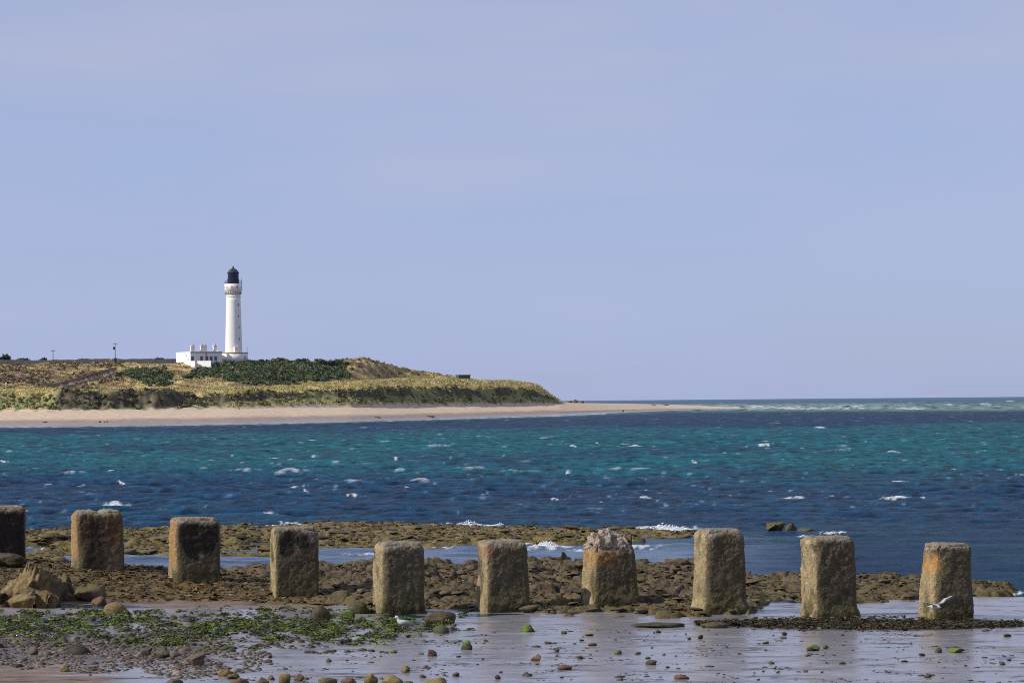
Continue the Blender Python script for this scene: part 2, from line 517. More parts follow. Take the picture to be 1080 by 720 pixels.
# ------------------------------------------------------------------ headland plants (stuff)
def far_points(n, test, seed):
    r = np.random.default_rng(seed)
    out = []
    nr, nc = FX.shape
    while len(out) < n:
        i = r.integers(40, nr - 14, 20000); j = r.integers(0, nc - 1, 20000)
        k = r.random(20000) < np.clip((FY[i + 1, j] - FY[i, j]) * 1.0, 0.1, 1.6) / 1.6
        i, j = i[k], j[k]
        ok = test(FPX[i, j], FPY[i, j], FS[i, j])
        i, j = i[ok], j[ok]
        a, b = r.random(len(i)), r.random(len(i))
        P = np.stack([lerp(lerp(A[i, j], A[i + 1, j], a), lerp(A[i, j + 1], A[i + 1, j + 1], a), b) for A in (FX, FY, FZ)], -1)
        out += list(P)
    return np.array(out[:n])

def tuft_mesh(name, P, h, w, cols, seed, nb=5, spread=0.5, mat=None):
    r = np.random.default_rng(seed)
    n = len(P)
    base = P[:, None, :] + r.normal(0, 1, (n, nb, 3)) * np.array([spread, spread, 0.05])
    hh = (h * r.uniform(0.55, 1.3, (n, 1)) * r.uniform(0.7, 1.2, (n, nb)))
    ang = r.uniform(0, math.pi, (n, nb)); ww = w * r.uniform(0.6, 1.4, (n, nb))
    lean = r.normal(0, 0.25, (n, nb, 2)) * hh[..., None] + np.array([0.22, 0.0]) * hh[..., None]
    a = base + np.stack([np.cos(ang) * ww, np.sin(ang) * ww, -0.1 + 0 * ww], -1)
    b = base - np.stack([np.cos(ang) * ww, np.sin(ang) * ww, 0.1 + 0 * ww], -1)
    c = base + np.concatenate([lean, hh[..., None]], -1)
    V = np.stack([a, b, c], 2).reshape(-1, 3)
    Fc = np.arange(n * nb * 3).reshape(-1, 3)
    cc = cols[r.integers(0, len(cols), n)] * r.uniform(0.9, 1.1, (n, 1))
    cc = np.repeat(cc, nb * 3, 0)
    return mesh_obj(name, V, Fc, mat, None, False, cc)

m_grass = attr_mat('marram', 0.9, 0.8, 0.2, spec=0.15)
def dune_test(px, py, S): return (S > 2.05) & (S < 3.6) & (px > -120) & (px < 588) & ((S > 2.40 - 0.09 * sstep(40, 60, px) * sstep(215, 180, px)) | ((S < 2.16) & ((px < 45) | (px > 205))))
Pg = far_points(11000, dune_test, 1)
o = tuft_mesh('marram_grass', Pg, 0.34, 0.22, np.array([[0.46,0.38,0.18],[0.40,0.335,0.15],[0.31,0.28,0.12],[0.35,0.305,0.135]]), 2, mat=m_grass)
tag(o, 'pale straw and olive marram grass covering the dunes', 'grass', kind='stuff')

def gorse_test(px, py, S):
    jx, jy = px + 6 * fbm(px / 9, py / 5, 3, 71), py + 2.4 * fbm(px / 9, py / 5, 3, 72)
    return (S > 3.4) & (S < 5.15) & (inpoly(jx, jy, G1) | inpoly(jx, jy, G2)) & (fbm(px / 14, py / 5, 3, 73) > -0.62)
def bush_mesh(name, P, rad, cols, seed, nl=64, mat=None, leaf=0.26):
    r = np.random.default_rng(seed); n = len(P)
    R = rad * r.uniform(0.6, 1.4, (n, 1))
    d = r.normal(0, 1, (n, nl, 3)); d /= np.linalg.norm(d, axis=-1, keepdims=True)
    d[..., 2] = np.abs(d[..., 2]) * 1.1 - 0.05
    rr = R[..., None] * r.uniform(0.55, 1.05, (n, nl, 1))
    c = P[:, None, :] + d * rr
    t1 = r.normal(0, 1, (n, nl, 3)) * leaf; t2 = r.normal(0, 1, (n, nl, 3)) * leaf
    V = np.stack([c + t1, c - t1 * 0.6 + t2 * 0.5, c - t2], 2).reshape(-1, 3)
    cc = cols[r.integers(0, len(cols), n)] * r.uniform(0.7, 1.3, (n, 1))
    cc = (cc[:, None, :] * r.uniform(0.88, 1.12, (n, nl, 1))).reshape(-1, 3)
    return mesh_obj(name, V, np.arange(n * nl * 3).reshape(-1, 3), mat, None, False, np.repeat(cc, 3, 0))
m_leaf = attr_mat('gorse_leaf', 0.8, 0.7, 0.2, spec=0.25)
Pq = far_points(1500, gorse_test, 4)
o = bush_mesh('gorse_scrub', Pq, 0.95, np.array([[0.09,0.125,0.072],[0.105,0.14,0.072],[0.08,0.112,0.075],[0.16,0.165,0.075]]), 5, mat=m_leaf)
tag(o, 'dark green gorse scrub covering the slope under the lighthouse', 'scrub', kind='stuff')
def offtrack(px, py): return ~((px > 44) & (px < 126) & (np.abs(py - (410 + (px - 55) * (-18.0 / 65))) < 4.2))
def heath_test(px, py, S): return offtrack(px, py) & (S > 3.5) & (S < 5.1) & (((px > -150) & (px < 130) & (noise2(px / 26, py / 9, 5) > -0.15)) | ((px > 340) & (px < 480) & (py < 397) & (noise2(px / 12, py / 6, 5) > 0.25))) 
def foot_test(px, py, S): return (S > 2.06) & (S < 2.42) & ((px < 45) | (px > 205)) & (px > -120) & (px < 585) & (fbm(px / 16, py / 4, 3, 15) > -0.05)
Pf = far_points(650, foot_test, 16)
o = bush_mesh('dune_scrub', Pf, 0.55, np.array([[0.20,0.195,0.08],[0.26,0.235,0.10],[0.15,0.16,0.075],[0.30,0.26,0.11]]), 17, nl=22, mat=m_leaf, leaf=0.28)
tag(o, 'patchy green and olive scrub along the foot of the dunes', 'scrub', kind='stuff')
def scarp_test(px, py, S): return (S > 2.04) & (S < 2.30) & (px > 35) & (px < 225) & (fbm(px / 14 - py / 9, py / 7, 3, 18) > 0.02)
Pf = far_points(230, scarp_test, 26)
o = bush_mesh('scarp_scrub', Pf, 0.6, np.array([[0.12,0.13,0.07],[0.16,0.16,0.08],[0.10,0.10,0.075],[0.2,0.18,0.09]]), 27, nl=24, mat=m_leaf, leaf=0.3)
tag(o, 'dark scrub clinging to the tall bare dune scarp', 'scrub', kind='stuff')
Ph = far_points(760, heath_test, 6)
o = bush_mesh('heather_scrub', Ph, 0.6, np.array([[0.20,0.145,0.115],[0.25,0.185,0.12],[0.16,0.13,0.11],[0.19,0.185,0.09]]), 7, nl=26, mat=m_leaf, leaf=0.3)
tag(o, 'low brown and purple heather scrub on the slope by the track', 'scrub', kind='stuff')
def hillgrass_test(px, py, S): return offtrack(px, py) & (S > 3.5) & (S < 5.2) & (px > -150) & (px < 500) & ~inpoly(px, py, G1) & ~inpoly(px, py, G2)
Pk = far_points(5000, hillgrass_test, 8)
o = tuft_mesh('rough_grass', Pk, 0.4, 0.28, np.array([[0.34,0.25,0.115],[0.28,0.21,0.09],[0.2,0.155,0.075],[0.16,0.14,0.06]]), 9, nb=4, mat=m_grass)
tag(o, 'dry straw coloured grass on the hillside below the white cottages', 'grass', kind='stuff')

# ------------------------------------------------------------------ lighthouse and cottages
m_white = plain_mat('white_paint', (0.80, 0.79, 0.77), 0.6, 0.05, 0.8)
m_ochre = plain_mat('ochre_paint', (0.55, 0.36, 0.10), 0.6, 0.1, 1.0)
m_navy = plain_mat('lantern_black', (0.015, 0.018, 0.035), 0.35, 0.2, 2.0)
m_dome = plain_mat('dome_grey', (0.03, 0.036, 0.06), 0.3, 0.2, 2.0)
m_pane = plain_mat('dark_pane', (0.07, 0.08, 0.10), 0.12, 0.2, 2.0, spec=0.6)
m_grey = plain_mat('grey_stone', (0.30, 0.29, 0.28), 0.8, 0.12, 1.5)
m_glass = plain_mat('lantern_glass', (0.008, 0.014, 0.06), 0.25, 0.25, 3.0, spec=0.35)
m_red = plain_mat('brick_red', (0.42, 0.18, 0.11), 0.8, 0.12, 1.5)

LD = 1098.0
PXM = LD / F                                   # metres per photo pixel at the lighthouse
def build_lighthouse():
    b = at(246.6, 382.0, LD)
    L = empty('lighthouse', tuple(b), 'tall white round lighthouse with a dark lantern on the headland', 'lighthouse')
    zz = lambda y: (382.0 - y) * PXM
    prof = [(3.30, zz(373)), (3.24, zz(371))] + [(lerp(3.24, 2.66, t), lerp(zz(371), zz(310.5), t)) for t in np.linspace(0.1, 1, 9)]
    MB().lathe(prof, 48).build('tower', m_white, L, True)
    MB().lathe([(2.78, zz(313.5)), (2.86, zz(313.2)), (2.86, zz(312.6)), (2.74, zz(312.3))], 48).build('string_course', m_white, L, True)
    MB().lathe([(2.70, zz(311)), (2.95, zz(308.5)), (3.26, zz(306.2)), (3.36, zz(306.0)), (3.36, zz(299.6)), (3.24, zz(299.4)), (3.2, zz(299.4)), (0.5, zz(299.5))], 48).build('gallery', m_white, L, True)
    for k in range(20):                        # corbel brackets
        a = 2 * math.pi * k / 20
        m = MB(); m.box(2.6, 3.12, -0.16, 0.16, zz(310.2), zz(307.2))
        c = m.build('corbel', m_grey, L); c.rotation_euler[2] = a
    for k in range(10):                        # small dark openings round the gallery wall
        a = 2 * math.pi * (k + 0.4) / 10
        m = MB(); m.box(3.22, 3.375, -0.26, 0.26, zz(304.2), zz(302.0))
        c = m.build('vent', m_red, L); c.rotation_euler[2] = a
    r = MB()
    for k in range(24):
        a = 2 * math.pi * k / 24
        r.rod((3.24*math.cos(a), 3.24*math.sin(a), zz(299.6)), (3.24*math.cos(a), 3.24*math.sin(a), zz(296.4)), 0.045, 4)
    for zr in (298.0, 296.4):
        pts = [(3.24*math.cos(2*math.pi*k/24), 3.24*math.sin(2*math.pi*k/24), zz(zr)) for k in range(25)]
        for p, q in zip(pts, pts[1:]): r.rod(p, q, 0.045, 4)
    r.build('railing', m_dome, L)
    MB().rod((3.3, -0.6, zz(300)), (3.3, -0.6, zz(293.4)), 0.09, 6).build('davit', m_dome, L)
    MB().lathe([(2.28, zz(299.7)), (2.28, zz(295.2)), (2.36, zz(295.0)), (2.36, zz(294.5))], 24).build('lantern_base', m_navy, L, False)
    g = MB().lathe([(2.1, zz(294.6)), (2.1, zz(287.6))], 24).build('lantern_glass', m_glass, L, False)
    bars = MB()
    for k in range(12):
        a, a2 = 2*math.pi*k/12, 2*math.pi*(k+2)/12
        for q in (a2, 2*math.pi*(k-2)/12):
            bars.rod((2.13*math.cos(a), 2.13*math.sin(a), zz(294.6)), (2.13*math.cos(q), 2.13*math.sin(q), zz(287.6)), 0.06, 4)
    bars.build('glazing_bars', m_navy, L)
    dm = [(2.3, zz(287.9)), (2.34, zz(287.3)), (2.1, zz(286.9))] + [(2.02, zz(286.5)), (1.86, zz(285.7)), (1.6, zz(284.9)), (1.25, zz(284.1)), (0.88, zz(283.4)), (0.55, zz(282.8))]
    MB().lathe(dm + [(0.32, zz(282.3)), (0.3, zz(281.6))], 28).build('dome', m_dome, L, True)
    MB().lathe([(0.12, zz(282)), (0.28, zz(281.5)), (0.26, zz(281.0)), (0.06, zz(280.7)), (0.03, zz(279.2))], 10).build('finial', m_navy, L, True)
    for y in (321.5, 333.5, 345.5, 357.5):     # stair windows down the shaded side
        rr = lerp(2.66, 3.24, (y - 310.5) / 60.5)
        m = MB(); m.box(rr - 0.2, rr + 0.04, -0.3, 0.3, zz(y + 1.6), zz(y - 1.6))
        w = m.build('window', m_white, L); w.rotation_euler[2] = RAD(-42)
        p = MB().box(rr, rr + 0.06, -0.2, 0.2, zz(y + 1.3), zz(y - 1.3)).build('pane', m_pane, w)
    # walled round base
    MB().lathe([(5.42, zz(382.6)), (5.38, zz(372.6)), (4.9, zz(372.5))], 56).build('base_wall', m_white, L, True)
    MB().lathe([(5.2, zz(372.55)), (5.5, zz(372.5)), (5.5, zz(371.7)), (5.2, zz(371.6))], 56).build('coping', m_ochre, L, True)
    m = MB(); m.box(5.3, 5.43, -0.3, 0.3, zz(379.5), zz(375.4)); w = m.build('base_window', m_pane, L); w.rotation_euler[2] = RAD(-33)
    m = MB(); m.box(2.9, 4.3, -0.9, 0.9, zz(371.8), zz(366)); p = m.build('porch', m_white, L); p.rotation_euler[2] = RAD(-68)
    MB().rod((5.2, -0.9, zz(371.7)), (5.2, -0.9, zz(366.2)), 0.06, 6).build('mast', m_dome, L)
build_lighthouse()

def build_cottage():
    d = 1085.0; pm = d / F
    b = at(201.0, 383.2, d)                    # the corner between lit end and shaded front
    YAW = RAD(24)
    T = empty('keepers_cottage', tuple(b), 'white flat roofed cottages with chimneys beside the lighthouse', 'cottage', rz=YAW)
    hh = 12.0 * pm
    # local x runs along the front, local y goes back; the lit end wall is the plane x = 0
    VX = (201.0 - 540) / F
    CF = math.cos(YAW) - VX * math.sin(YAW); L_, W_ = 33.5 * pm / CF, 15.5 * pm / (math.sin(YAW) + VX * math.cos(YAW))
    MB().box(0, L_, 0, W_, -2.0, hh).build('wall', m_white, T)
    rf = MB().box(0.15, L_ - 0.15, 0.15, W_ - 0.15, hh - 0.1, hh + 0.12).build('roof', m_grey, T)
    cp = MB(); cp.box(-0.06, L_ + 0.1, -0.12, 0.14, hh - 0.28, hh + 0.16); cp.build('parapet', m_ochre, T)
    MB().box(-0.1, 0.2, 0.145, W_ + 0.1, hh - 0.2, hh + 0.2).build('parapet', m_white, T)
    for px in (203, 212.6, 218.2, 222.8, 227.6):
        x = (px - 201) * pm / CF
        w = MB().box(x - 0.55, x + 0.55, -0.07, 0.05, 1.0, 2.75).build('window', m_grey if px != 218.2 else m_red, T)
        MB().box(x - 0.4, x + 0.4, -0.1, 0.0, 1.12, 2.6).build('pane', m_pane, w)
    MB().box(16.7*pm, 17.9*pm, -0.06, 0.05, 2.85, 3.9).build('lintel', m_red, T)
    for (yy, z0, z1) in ((3.0, 1.2, 2.2), (4.6, 2.6, 3.3)):
        MB().box(-0.05, 0.05, yy - 0.35, yy + 0.35, z0, z1).build('window', m_pane, T)
    for (a, c, top, pots) in ((200.3, 204.2, 364.2, 2), (211.0, 217.8, 364.0, 4), (225.2, 228.6, 364.0, 2)):
        x0, x1 = (a - 201) * pm + 1.0, (c - 201) * pm + 1.0
        z1 = (383.2 - top) * pm
        ch = MB(); ch.box(x0, x1, 1.6, 2.6, hh - 0.2, z1); ch.box(x0 - 0.1, x1 + 0.1, 1.5, 2.7, z1 - 0.35, z1 - 0.12)
        c_ = ch.build('chimney', m_white, T)
        for k in range(pots):
            xp = lerp(x0, x1, (k + 0.5) / pots)
            MB().lathe([(0.13, z1 - 0.05), (0.16, z1 + 0.5), (0.13, z1 + 0.55)], 8, c=(xp, 2.1)).build('chimney_pot', m_red if k % 2 else m_white, c_, True)
    MB().lathe([(0.5, hh), (0.48, hh + 0.5), (0.3, hh + 0.65)], 12, c=((231 - 201) * pm + 0.6, 1.4)).build('water_tank', m_white, T, True)
    # low whitewashed yard walls in front, turned to the light
    for (a, c, top, base_, dd, nm) in ((208.2, 222.3, 380.6, 383.8, 1079, 'white low yard wall in front of the cottage windows'),
                                       (201.2, 205.5, 380.9, 383.6, 1080, 'short white wall stub below the cottage end window')):
        p0, p1 = at(a, base_, dd), at(c, base_, dd - 3)
        q = empty('yard_wall', tuple(p0), nm, 'wall', rz=math.atan2(p1[1] - p0[1], p1[0] - p0[0]))
        ln = math.hypot(p1[0] - p0[0], p1[1] - p0[1]); h2 = (base_ - top) * dd / F
        MB().box(0, ln, 0, 0.35, -1.2, h2).build('masonry', m_white, q)
        MB().box(-0.06, ln + 0.06, -0.06, 0.41, h2 + 0.002, h2 + 0.12).build('coping', m_white, q)
build_cottage()

m_wood = plain_mat('pole_wood', (0.10, 0.075, 0.055), 0.85, 0.2, 3.0)
m_dark = plain_mat('dark_metal', (0.035, 0.035, 0.04), 0.5, 0.2, 3.0)
def pole(px, ytop, ybase, d, label, trafo=False):
    b = at(px, ybase, d); z0 = far_z(b[0], d); zt = at(px, ytop, d)[2]
    h = zt - z0
    T = empty('power_pole', (b[0], d, z0 - 0.1), label, 'pole')
    MB().rod((0, 0, -0.5), (0, 0, h), 0.17, 8, 0.11).build('post', m_wood, T, True)
    arm = MB().box(-0.9, 0.9, -0.07, 0.07, h - 0.55, h - 0.38).build('crossarm', m_wood, T)
    for x in (-0.8, 0, 0.8):
        MB().rod((x, 0, h - 0.38), (x, 0, h - 0.12), 0.06, 6).build('insulator', m_grey, arm)
    if trafo:
        MB().box(-0.75, -0.12, -0.35, 0.3, h * 0.66, h * 0.66 + 1.0).build('transformer', m_dark, T)
        MB().rod((0.1, -0.15, 0.2), (0.1, -0.15, h * 0.66), 0.07, 6).build('conduit', m_dark, T)
pole(56, 368.3, 385, 1095, 'slim wooden power pole with a crossarm standing alone on the slope')
pole(121.5, 361.3, 384, 1095, 'wooden power pole carrying a dark transformer beside white cabinets', True)
def cabinet(px, w, ytop, ybase, d, mat, label):
    b = at(px, ybase, d); z0 = far_z(b[0], d); h = at(px, ytop, d)[2] - z0; w2 = w * d / F / 2
    T = empty('utility_cabinet', (b[0], d, z0 - 0.15), label, 'cabinet')
    MB().box(-w2, w2, -0.45, 0.45, 0, h).build('housing', mat, T)
    MB().box(-w2 - 0.06, w2 + 0.06, -0.52, 0.5, h + 0.002, h + 0.12).build('lid', mat, T)
    MB().box(-w2 * 0.8, w2 * 0.8, -0.47, -0.451, 0.15, h - 0.12).build('door', mat, T)
cabinet(117.3, 2.0, 377.6, 384, 1093, m_white, 'narrow white utility cabinet at the foot of the transformer pole')
cabinet(121.8, 2.6, 377.4, 384, 1092, m_dark, 'dark utility cabinet at the foot of the transformer pole')
cabinet(124.5, 1.2, 379.5, 384, 1094, m_grey, 'small grey utility box beside the dark cabinet')
# marker post low on the slope
pm_ = far_at(6.5, 413, 3.2)
T = empty('marker_post', tuple(pm_ - np.array([0, 0, 0.2])), 'thin white marker post above the dunes', 'post')
MB().rod((0, 0, 0), (0, 0, 2.6), 0.09, 6).build('shaft', m_white, T, True)
MB().box(-0.22, 0.22, -0.14, -0.1, 2.1, 2.6).build('plate', m_white, T)

# camouflaged hut on the dune crest
m_hut = plain_mat('hut_green', (0.075, 0.095, 0.06), 0.8, 0.25, 1.0)
def build_hut():
    d = 1205.0; pm = d / F
    p = at(490, 401.5, d); z0 = far_z(p[0], d); h = at(490, 395.5, d)[2] - z0
    T = empty('lookout_hut', (p[0], d, z0 - 0.4), 'small dark green boxy hut on the grassy dune crest', 'hut', rz=RAD(24))
    w = 13.6 * pm
    MB().box(-w * 0.48, w * 0.48, 0, 3.4, -0.4, h + 0.2).build('wall', m_hut, T)
    MB().box(-w * 0.5, w * 0.5, -0.2, 3.6, h + 0.202, h + 0.55).build('roof', m_hut, T)
    for x in (-w * 0.3, -w * 0.08, w * 0.2):
        MB().box(x - 0.4, x + 0.4, -0.04, 0.05, h * 0.45, h * 0.9).build('window', m_pane, T)
build_hut()

# far shrubs on the skyline
def far_shrub(px, ybase, d, w, h, label, seed):
    p = at(px, ybase, d); p[2] -= 0.3
    T = empty('shrub', tuple(p), label, 'shrub', 'skyline shrubs')
    MB().rod((0, 0, 0), (0, 0, h * 0.6), 0.16, 6, 0.06).build('trunk', m_wood, T, True)
    r = np.random.default_rng(seed); nl = 260
    dd = r.normal(0, 1, (nl, 3)); dd /= np.linalg.norm(dd, axis=1, keepdims=True)
    c = dd * np.array([w / 2, w / 2, h / 2]) * r.uniform(0.4, 1.05, (nl, 1)) * (1 + 0.25 * noise3(dd[:, 0] * 2, dd[:, 1] * 2, dd[:, 2] * 2, seed))[:, None] + np.array([0, 0, h * 0.55])
    t1 = r.normal(0, 0.35, (nl, 3)); t2 = r.normal(0, 0.35, (nl, 3))
    V = np.stack([c + t1, c + t2, c - t1 - t2], 1).reshape(-1, 3)
    cc = np.repeat(np.array([[0.04, 0.06, 0.03]]) * r.uniform(0.6, 1.5, (nl, 1)), 3, 0)
    mesh_obj('crown', V, np.arange(nl * 3).reshape(-1, 3), m_leaf, T, False, cc)
far_shrub(6.5, 380.2, 1476, 4.6, 3.3, 'large rounded dark shrub on the far field skyline', 1)
far_shrub(0, 380.4, 1480, 3.2, 2.2, 'smaller dark shrub beside the rounded shrub on the skyline', 2)
far_shrub(24, 380.6, 1480, 7, 1.5, 'long low shrub on the skyline left of the lone power pole', 3)
far_shrub(46, 380.8, 1480, 3.5, 1.7, 'small round shrub on the skyline beside the lone power pole', 4)
far_shrub(88, 380.5, 1478, 6, 1.2, 'low spreading shrub on the skyline between the two poles', 5)
far_shrub(168, 380.0, 1478, 5, 1.3, 'low dark shrub on the skyline left of the white cottages', 6)

# ------------------------------------------------------------------ near beach: height functions
MT = [(-30, 88), (-15.4, 87.0), (-9.6, 86.2), (-4.2, 84.2), (-2.5, 84.0), (10, 84)]
MH = [(-30, 0.95), (-16.5, 0.82), (-13, 0.62), (-10, 0.40), (-6.8, 0.16), (-4.6, 0.04), (-3.2, 0.0), (30, 0)]
def sand_z(X, Y):
    base = 0.07 + 0.035 * fbm(X / 5, Y / 3.2, 3, 41) + 0.005 * fbm(X / 0.9, Y / 0.5, 3, 44)
    base = base + 0.10 * sstep(70, 58, Y) * sstep(0, -9, X)                    # drier sand, near left
    t = Y - itp(X, MT) + 0.5 * fbm(X / 2.2, Y / 2.2, 3, 70)
    keep = sstep(-1.5, 1.0, t) * sstep(12.5, 8.5, t) * sstep(-2.8, -5.5, X)
    base = base - 0.85 * sstep(84.5, 98, Y + 1.2 * noise2(X / 4, Y / 4, 2)) * (1 - keep)
    mh = itp(X, MH)
    m = mh * sstep(0, 4.8, t) * sstep(12.5, 8.0, t)
    rough = 0.07 * fbm(X / 0.7, Y / 0.7, 4, 75) + 0.045 * np.maximum(0, fbm(X / 0.25, Y / 0.25, 2, 79))
    mm = sstep(0.0, 0.9, t) * sstep(13, 9, t) * sstep(-2.8, -4.8, X)
    return base + m + mm * (0.06 + rough), mm

REEF_F = [(-80,640),(200,624),(232,628),(300,632),(350,640),(395,650),(450,648),(500,646),(560,650),(600,653),(660,652),(727,652),(790,652),(812,640),(850,638),(905,637),(960,636),(1000,634),(1060,628),(1120,624)]
REEF_B = [(-80,600),(200,600),(260,603),(330,601),(390,603),(450,604),(520,606),(560,602),(620,601),(680,606),(730,602),(770,615),(800,616),(850,616),(905,616),(960,617),(1000,620),(1060,622),(1120,622)]
REEF_H = [(-80,0.3),(200,0.3),(232,0.45),(300,0.62),(400,0.62),(450,0.62),(500,0.55),(560,0.72),(610,0.75),(650,0.6),(700,0.6),(725,0.62),(760,0.4),(800,0.20),(850,0.26),(900,0.28),(960,0.22),(1010,0.22),(1060,0.12),(1120,0)]
def inner_reef(X, Y):
    px, py = proj(X, Y, np.zeros_like(Y))
    wob = 5 * fbm(X / 1.7, Y / 1.7, 3, 100)
    f, b, H = itp(px, REEF_F), itp(px, REEF_B), itp(px, REEF_H) * 0.58
    t = (f - py + wob) / (f - b)                       # 0 front .. 1 back
    env = sstep(0.0, 0.55, t) * sstep(1.25, 0.85, t) * sstep(195, 240, px)
    edge = sstep(-0.06, 0.06, t) * sstep(1.22, 1.1, t) * sstep(200, 225, px) * sstep(1110, 1060, px)
    jx, jy = 0.10 * fbm(X / 0.5, Y / 0.5, 2, 8), 0.10 * fbm(X / 0.5, Y / 0.5, 2, 12)
    f1, f2, cid, til = worley(X / 1.25 + jx, Y / 1.0 + jy, 120, True)
    bl = (0.25 + 0.5 * cid + 0.32 * til) * sstep(0.0, 0.16, f2 - f1)
    g1, g2, gid, gt = worley(X / 0.42 + jx, Y / 0.40 + jy, 130, True)
    sl = (0.2 + 0.7 * gid + 0.7 * gt) * sstep(0.0, 0.2, g2 - g1)
    r = 0.30 + 0.55 * bl + 0.15 * sl + 0.16 * ridged(X / 1.9, Y / 1.9, 4, 140)
    strat = r + 0.10 * np.floor(4 * r) / 4
    z = env * H * strat + edge * (0.05 + 0.16 * bl + 0.08 * sl) - 0.9 * (1 - edge)
    return z, edge

OREEF_F = [(-100,600),(0,594),(60,592),(75,589),(130,585),(180,588),(235,584),(300,582),(400,578),(480,577),(560,574),(640,572),(700,569),(745,568),(765,566),(790,560)]
OREEF_B = [(-100,566),(0,566),(100,565),(200,563),(300,561),(400,560),(500,561),(600,563),(700,564),(760,565),(790,562)]
def outer_reef(X, Y):
    px, py = proj(X, Y, np.zeros_like(Y))
    wob = 3.2 * fbm(X / 3.0, Y / 3.0, 3, 200) 
    f, b = itp(px, OREEF_F), itp(px, OREEF_B)
    t = (f - py + wob) / np.maximum(f - b, 2)
    H = itp(px, [(-100,.45),(0,.42),(150,.32),(300,.38),(400,.50),(480,.40),(600,.30),(700,.22),(760,.14)])
    H = H * 0.72
    env = sstep(0, 0.5, t) * sstep(1.25, 0.9, t)
    edge = sstep(-0.08, 0.06, t) * sstep(1.22, 1.1, t) * sstep(785, 765, px)
    # a drained channel of pools splits the ledge
    ch = np.abs(t - 0.42 - 0.12 * noise2(px / 60, px * 0, 3)); chm = sstep(0.16, 0.06, ch) * sstep(330, 260, px)
    f1, f2, cid, til = worley(X / 1.1 + 0.15 * noise2(X, Y, 9), Y / 1.9, 220, True)
    g1, g2, gid, gt = worley(X / 0.4, Y / 0.7, 221, True)
    bl = (0.1 + 0.7 * cid + 0.4 * til) * sstep(0, 0.15, f2 - f1) + 0.3 * (gid - 0.4) * sstep(0, 0.2, g2 - g1)
    r = 0.45 + 0.4 * bl + 0.2 * ridged(X / 2.6, Y / 3.4, 4, 240)
    lone = 0 * px; _ = np.exp(-(((px - 825) / 13)**4)) * 0.30 + np.exp(-(((px - 852) / 12)**4)) * 0.17
    le = sstep(563.5, 561, py) * sstep(553, 556.5, py) * (lone > 0.05)
    z = env * H * r + edge * 0.10 * (0.4 + bl) - 0.6 * (1 - edge) - 0.35 * chm * edge
    z = np.maximum(z, -0.6 + le * (0.6 + lone * (0.55 + 1.0 * bl)))
    return z, np.maximum(edge, le)

# ------------------------------------------------------------------ near beach mesh
def build_beach():
    th = np.linspace(-0.30, 0.30, 430)
    d = np.concatenate([np.linspace(24, 56, 26)[:-1], np.linspace(56, 98, 400)[:-1], np.linspace(98, 112, 14)])
    Y = d[:, None] * np.ones_like(th)[None]; X = th[None] * Y
    Z, mm = sand_z(X, Y)
    px, py = proj(X, Y, np.zeros_like(Y))
    streak = fbm(X / 2.6, Y / 0.8, 4, 300); fine = fbm(X / 0.5, Y / 0.28, 3, 310)
    wet = sstep(-0.75, -0.15, streak + 0.25 * fine + 0.2)
    dry = sstep(150, 40, px + 60 * streak) * sstep(692, 712, py + 6 * streak)
    wet = wet * (1 - dry) 
    strip = sstep(630, 636, py) * sstep(647, 641, py) * sstep(390, 330, px)
    wet = wet * (1 - 0.75 * strip)
    wetsand = np.array([0.215, 0.208, 0.216]); drysand = np.array([0.175, 0.125, 0.095])  # pale lilac wet sand carries some sky sheen in its colour
    c = wetsand + (drysand - wetsand) * np.clip(np.maximum(dry, strip), 0, 1)[..., None] 
    c = c * (1 + 0.22 * fine + 0.12 * streak)[..., None]
    rib = sstep(0.15, 0.6, fbm(X / 2.2, Y / 0.9, 5, 330, 0.62)) * sstep(-0.1, 0.4, fine + 0.25)
    c = c * (1 - 0.68 * rib)[..., None]; wet = wet * (1 - 0.45 * rib)
    weed = np.array([0.125, 0.085, 0.032]); weed2 = np.array([0.055, 0.040, 0.020])
    wn_ = fbm(X / 0.6, Y / 0.6, 4, 340)
    wc = weed + (weed2 - weed) * sstep(-0.3, 0.5, wn_)[..., None]
    c = c + (wc - c) * mm[..., None]; wet = wet * (1 - mm)
    grav = sstep(665, 675, py + 5 * streak) * sstep(708, 698, py + 5 * streak) * sstep(270, 200, px + 40 * fine)
    c = c + (np.array([0.065, 0.053, 0.043]) * (1 + 0.5 * fine)[..., None] - c) * (0.8 * grav)[..., None]
    wet = wet * (1 - 0.8 * grav)
    # material
    m, n, l, b = material('wet_sand')
    a = N(n, 'ShaderNodeAttribute', attribute_name='Col'); w = N(n, 'ShaderNodeAttribute', attribute_name='wet')
    nn = noise_node(n, l, 9.0, 6, 0.7)
    f = rng_node(n, l, nn.outputs['Fac'], 0.25, 0.75, 0.7, 1.3)
    v = n.new('ShaderNodeVectorMath'); v.operation = 'SCALE'
    l.new(a.outputs['Color'], v.inputs[0]); l.new(f, v.inputs['Scale']); l.new(v.outputs[0], b.inputs['Base Color'])
    l.new(rng_node(n, l, w.outputs['Fac'], 0, 1, 0.75, 0.22), b.inputs['Roughness'])
    b.inputs['IOR'].default_value = 1.42
    l.new(rng_node(n, l, w.outputs['Fac'], 0, 1, 0.3, 1.0), b.inputs['Specular IOR Level'])
    bn = noise_node(n, l, 9.0, 5, 0.65, sc3=(1, 2.2, 1))
    bump(n, l, b, bn.outputs['Fac'], 0.19, 0.02)
    o = mesh_obj('beach', np.stack([X, Y, Z], -1).reshape(-1, 3), grid_faces(*X.shape), m, None, True, np.clip(c, 0.005, 1).reshape(-1, 3), {'wet': wet})
    return tag(o, kind='structure')
BEACH = build_beach()

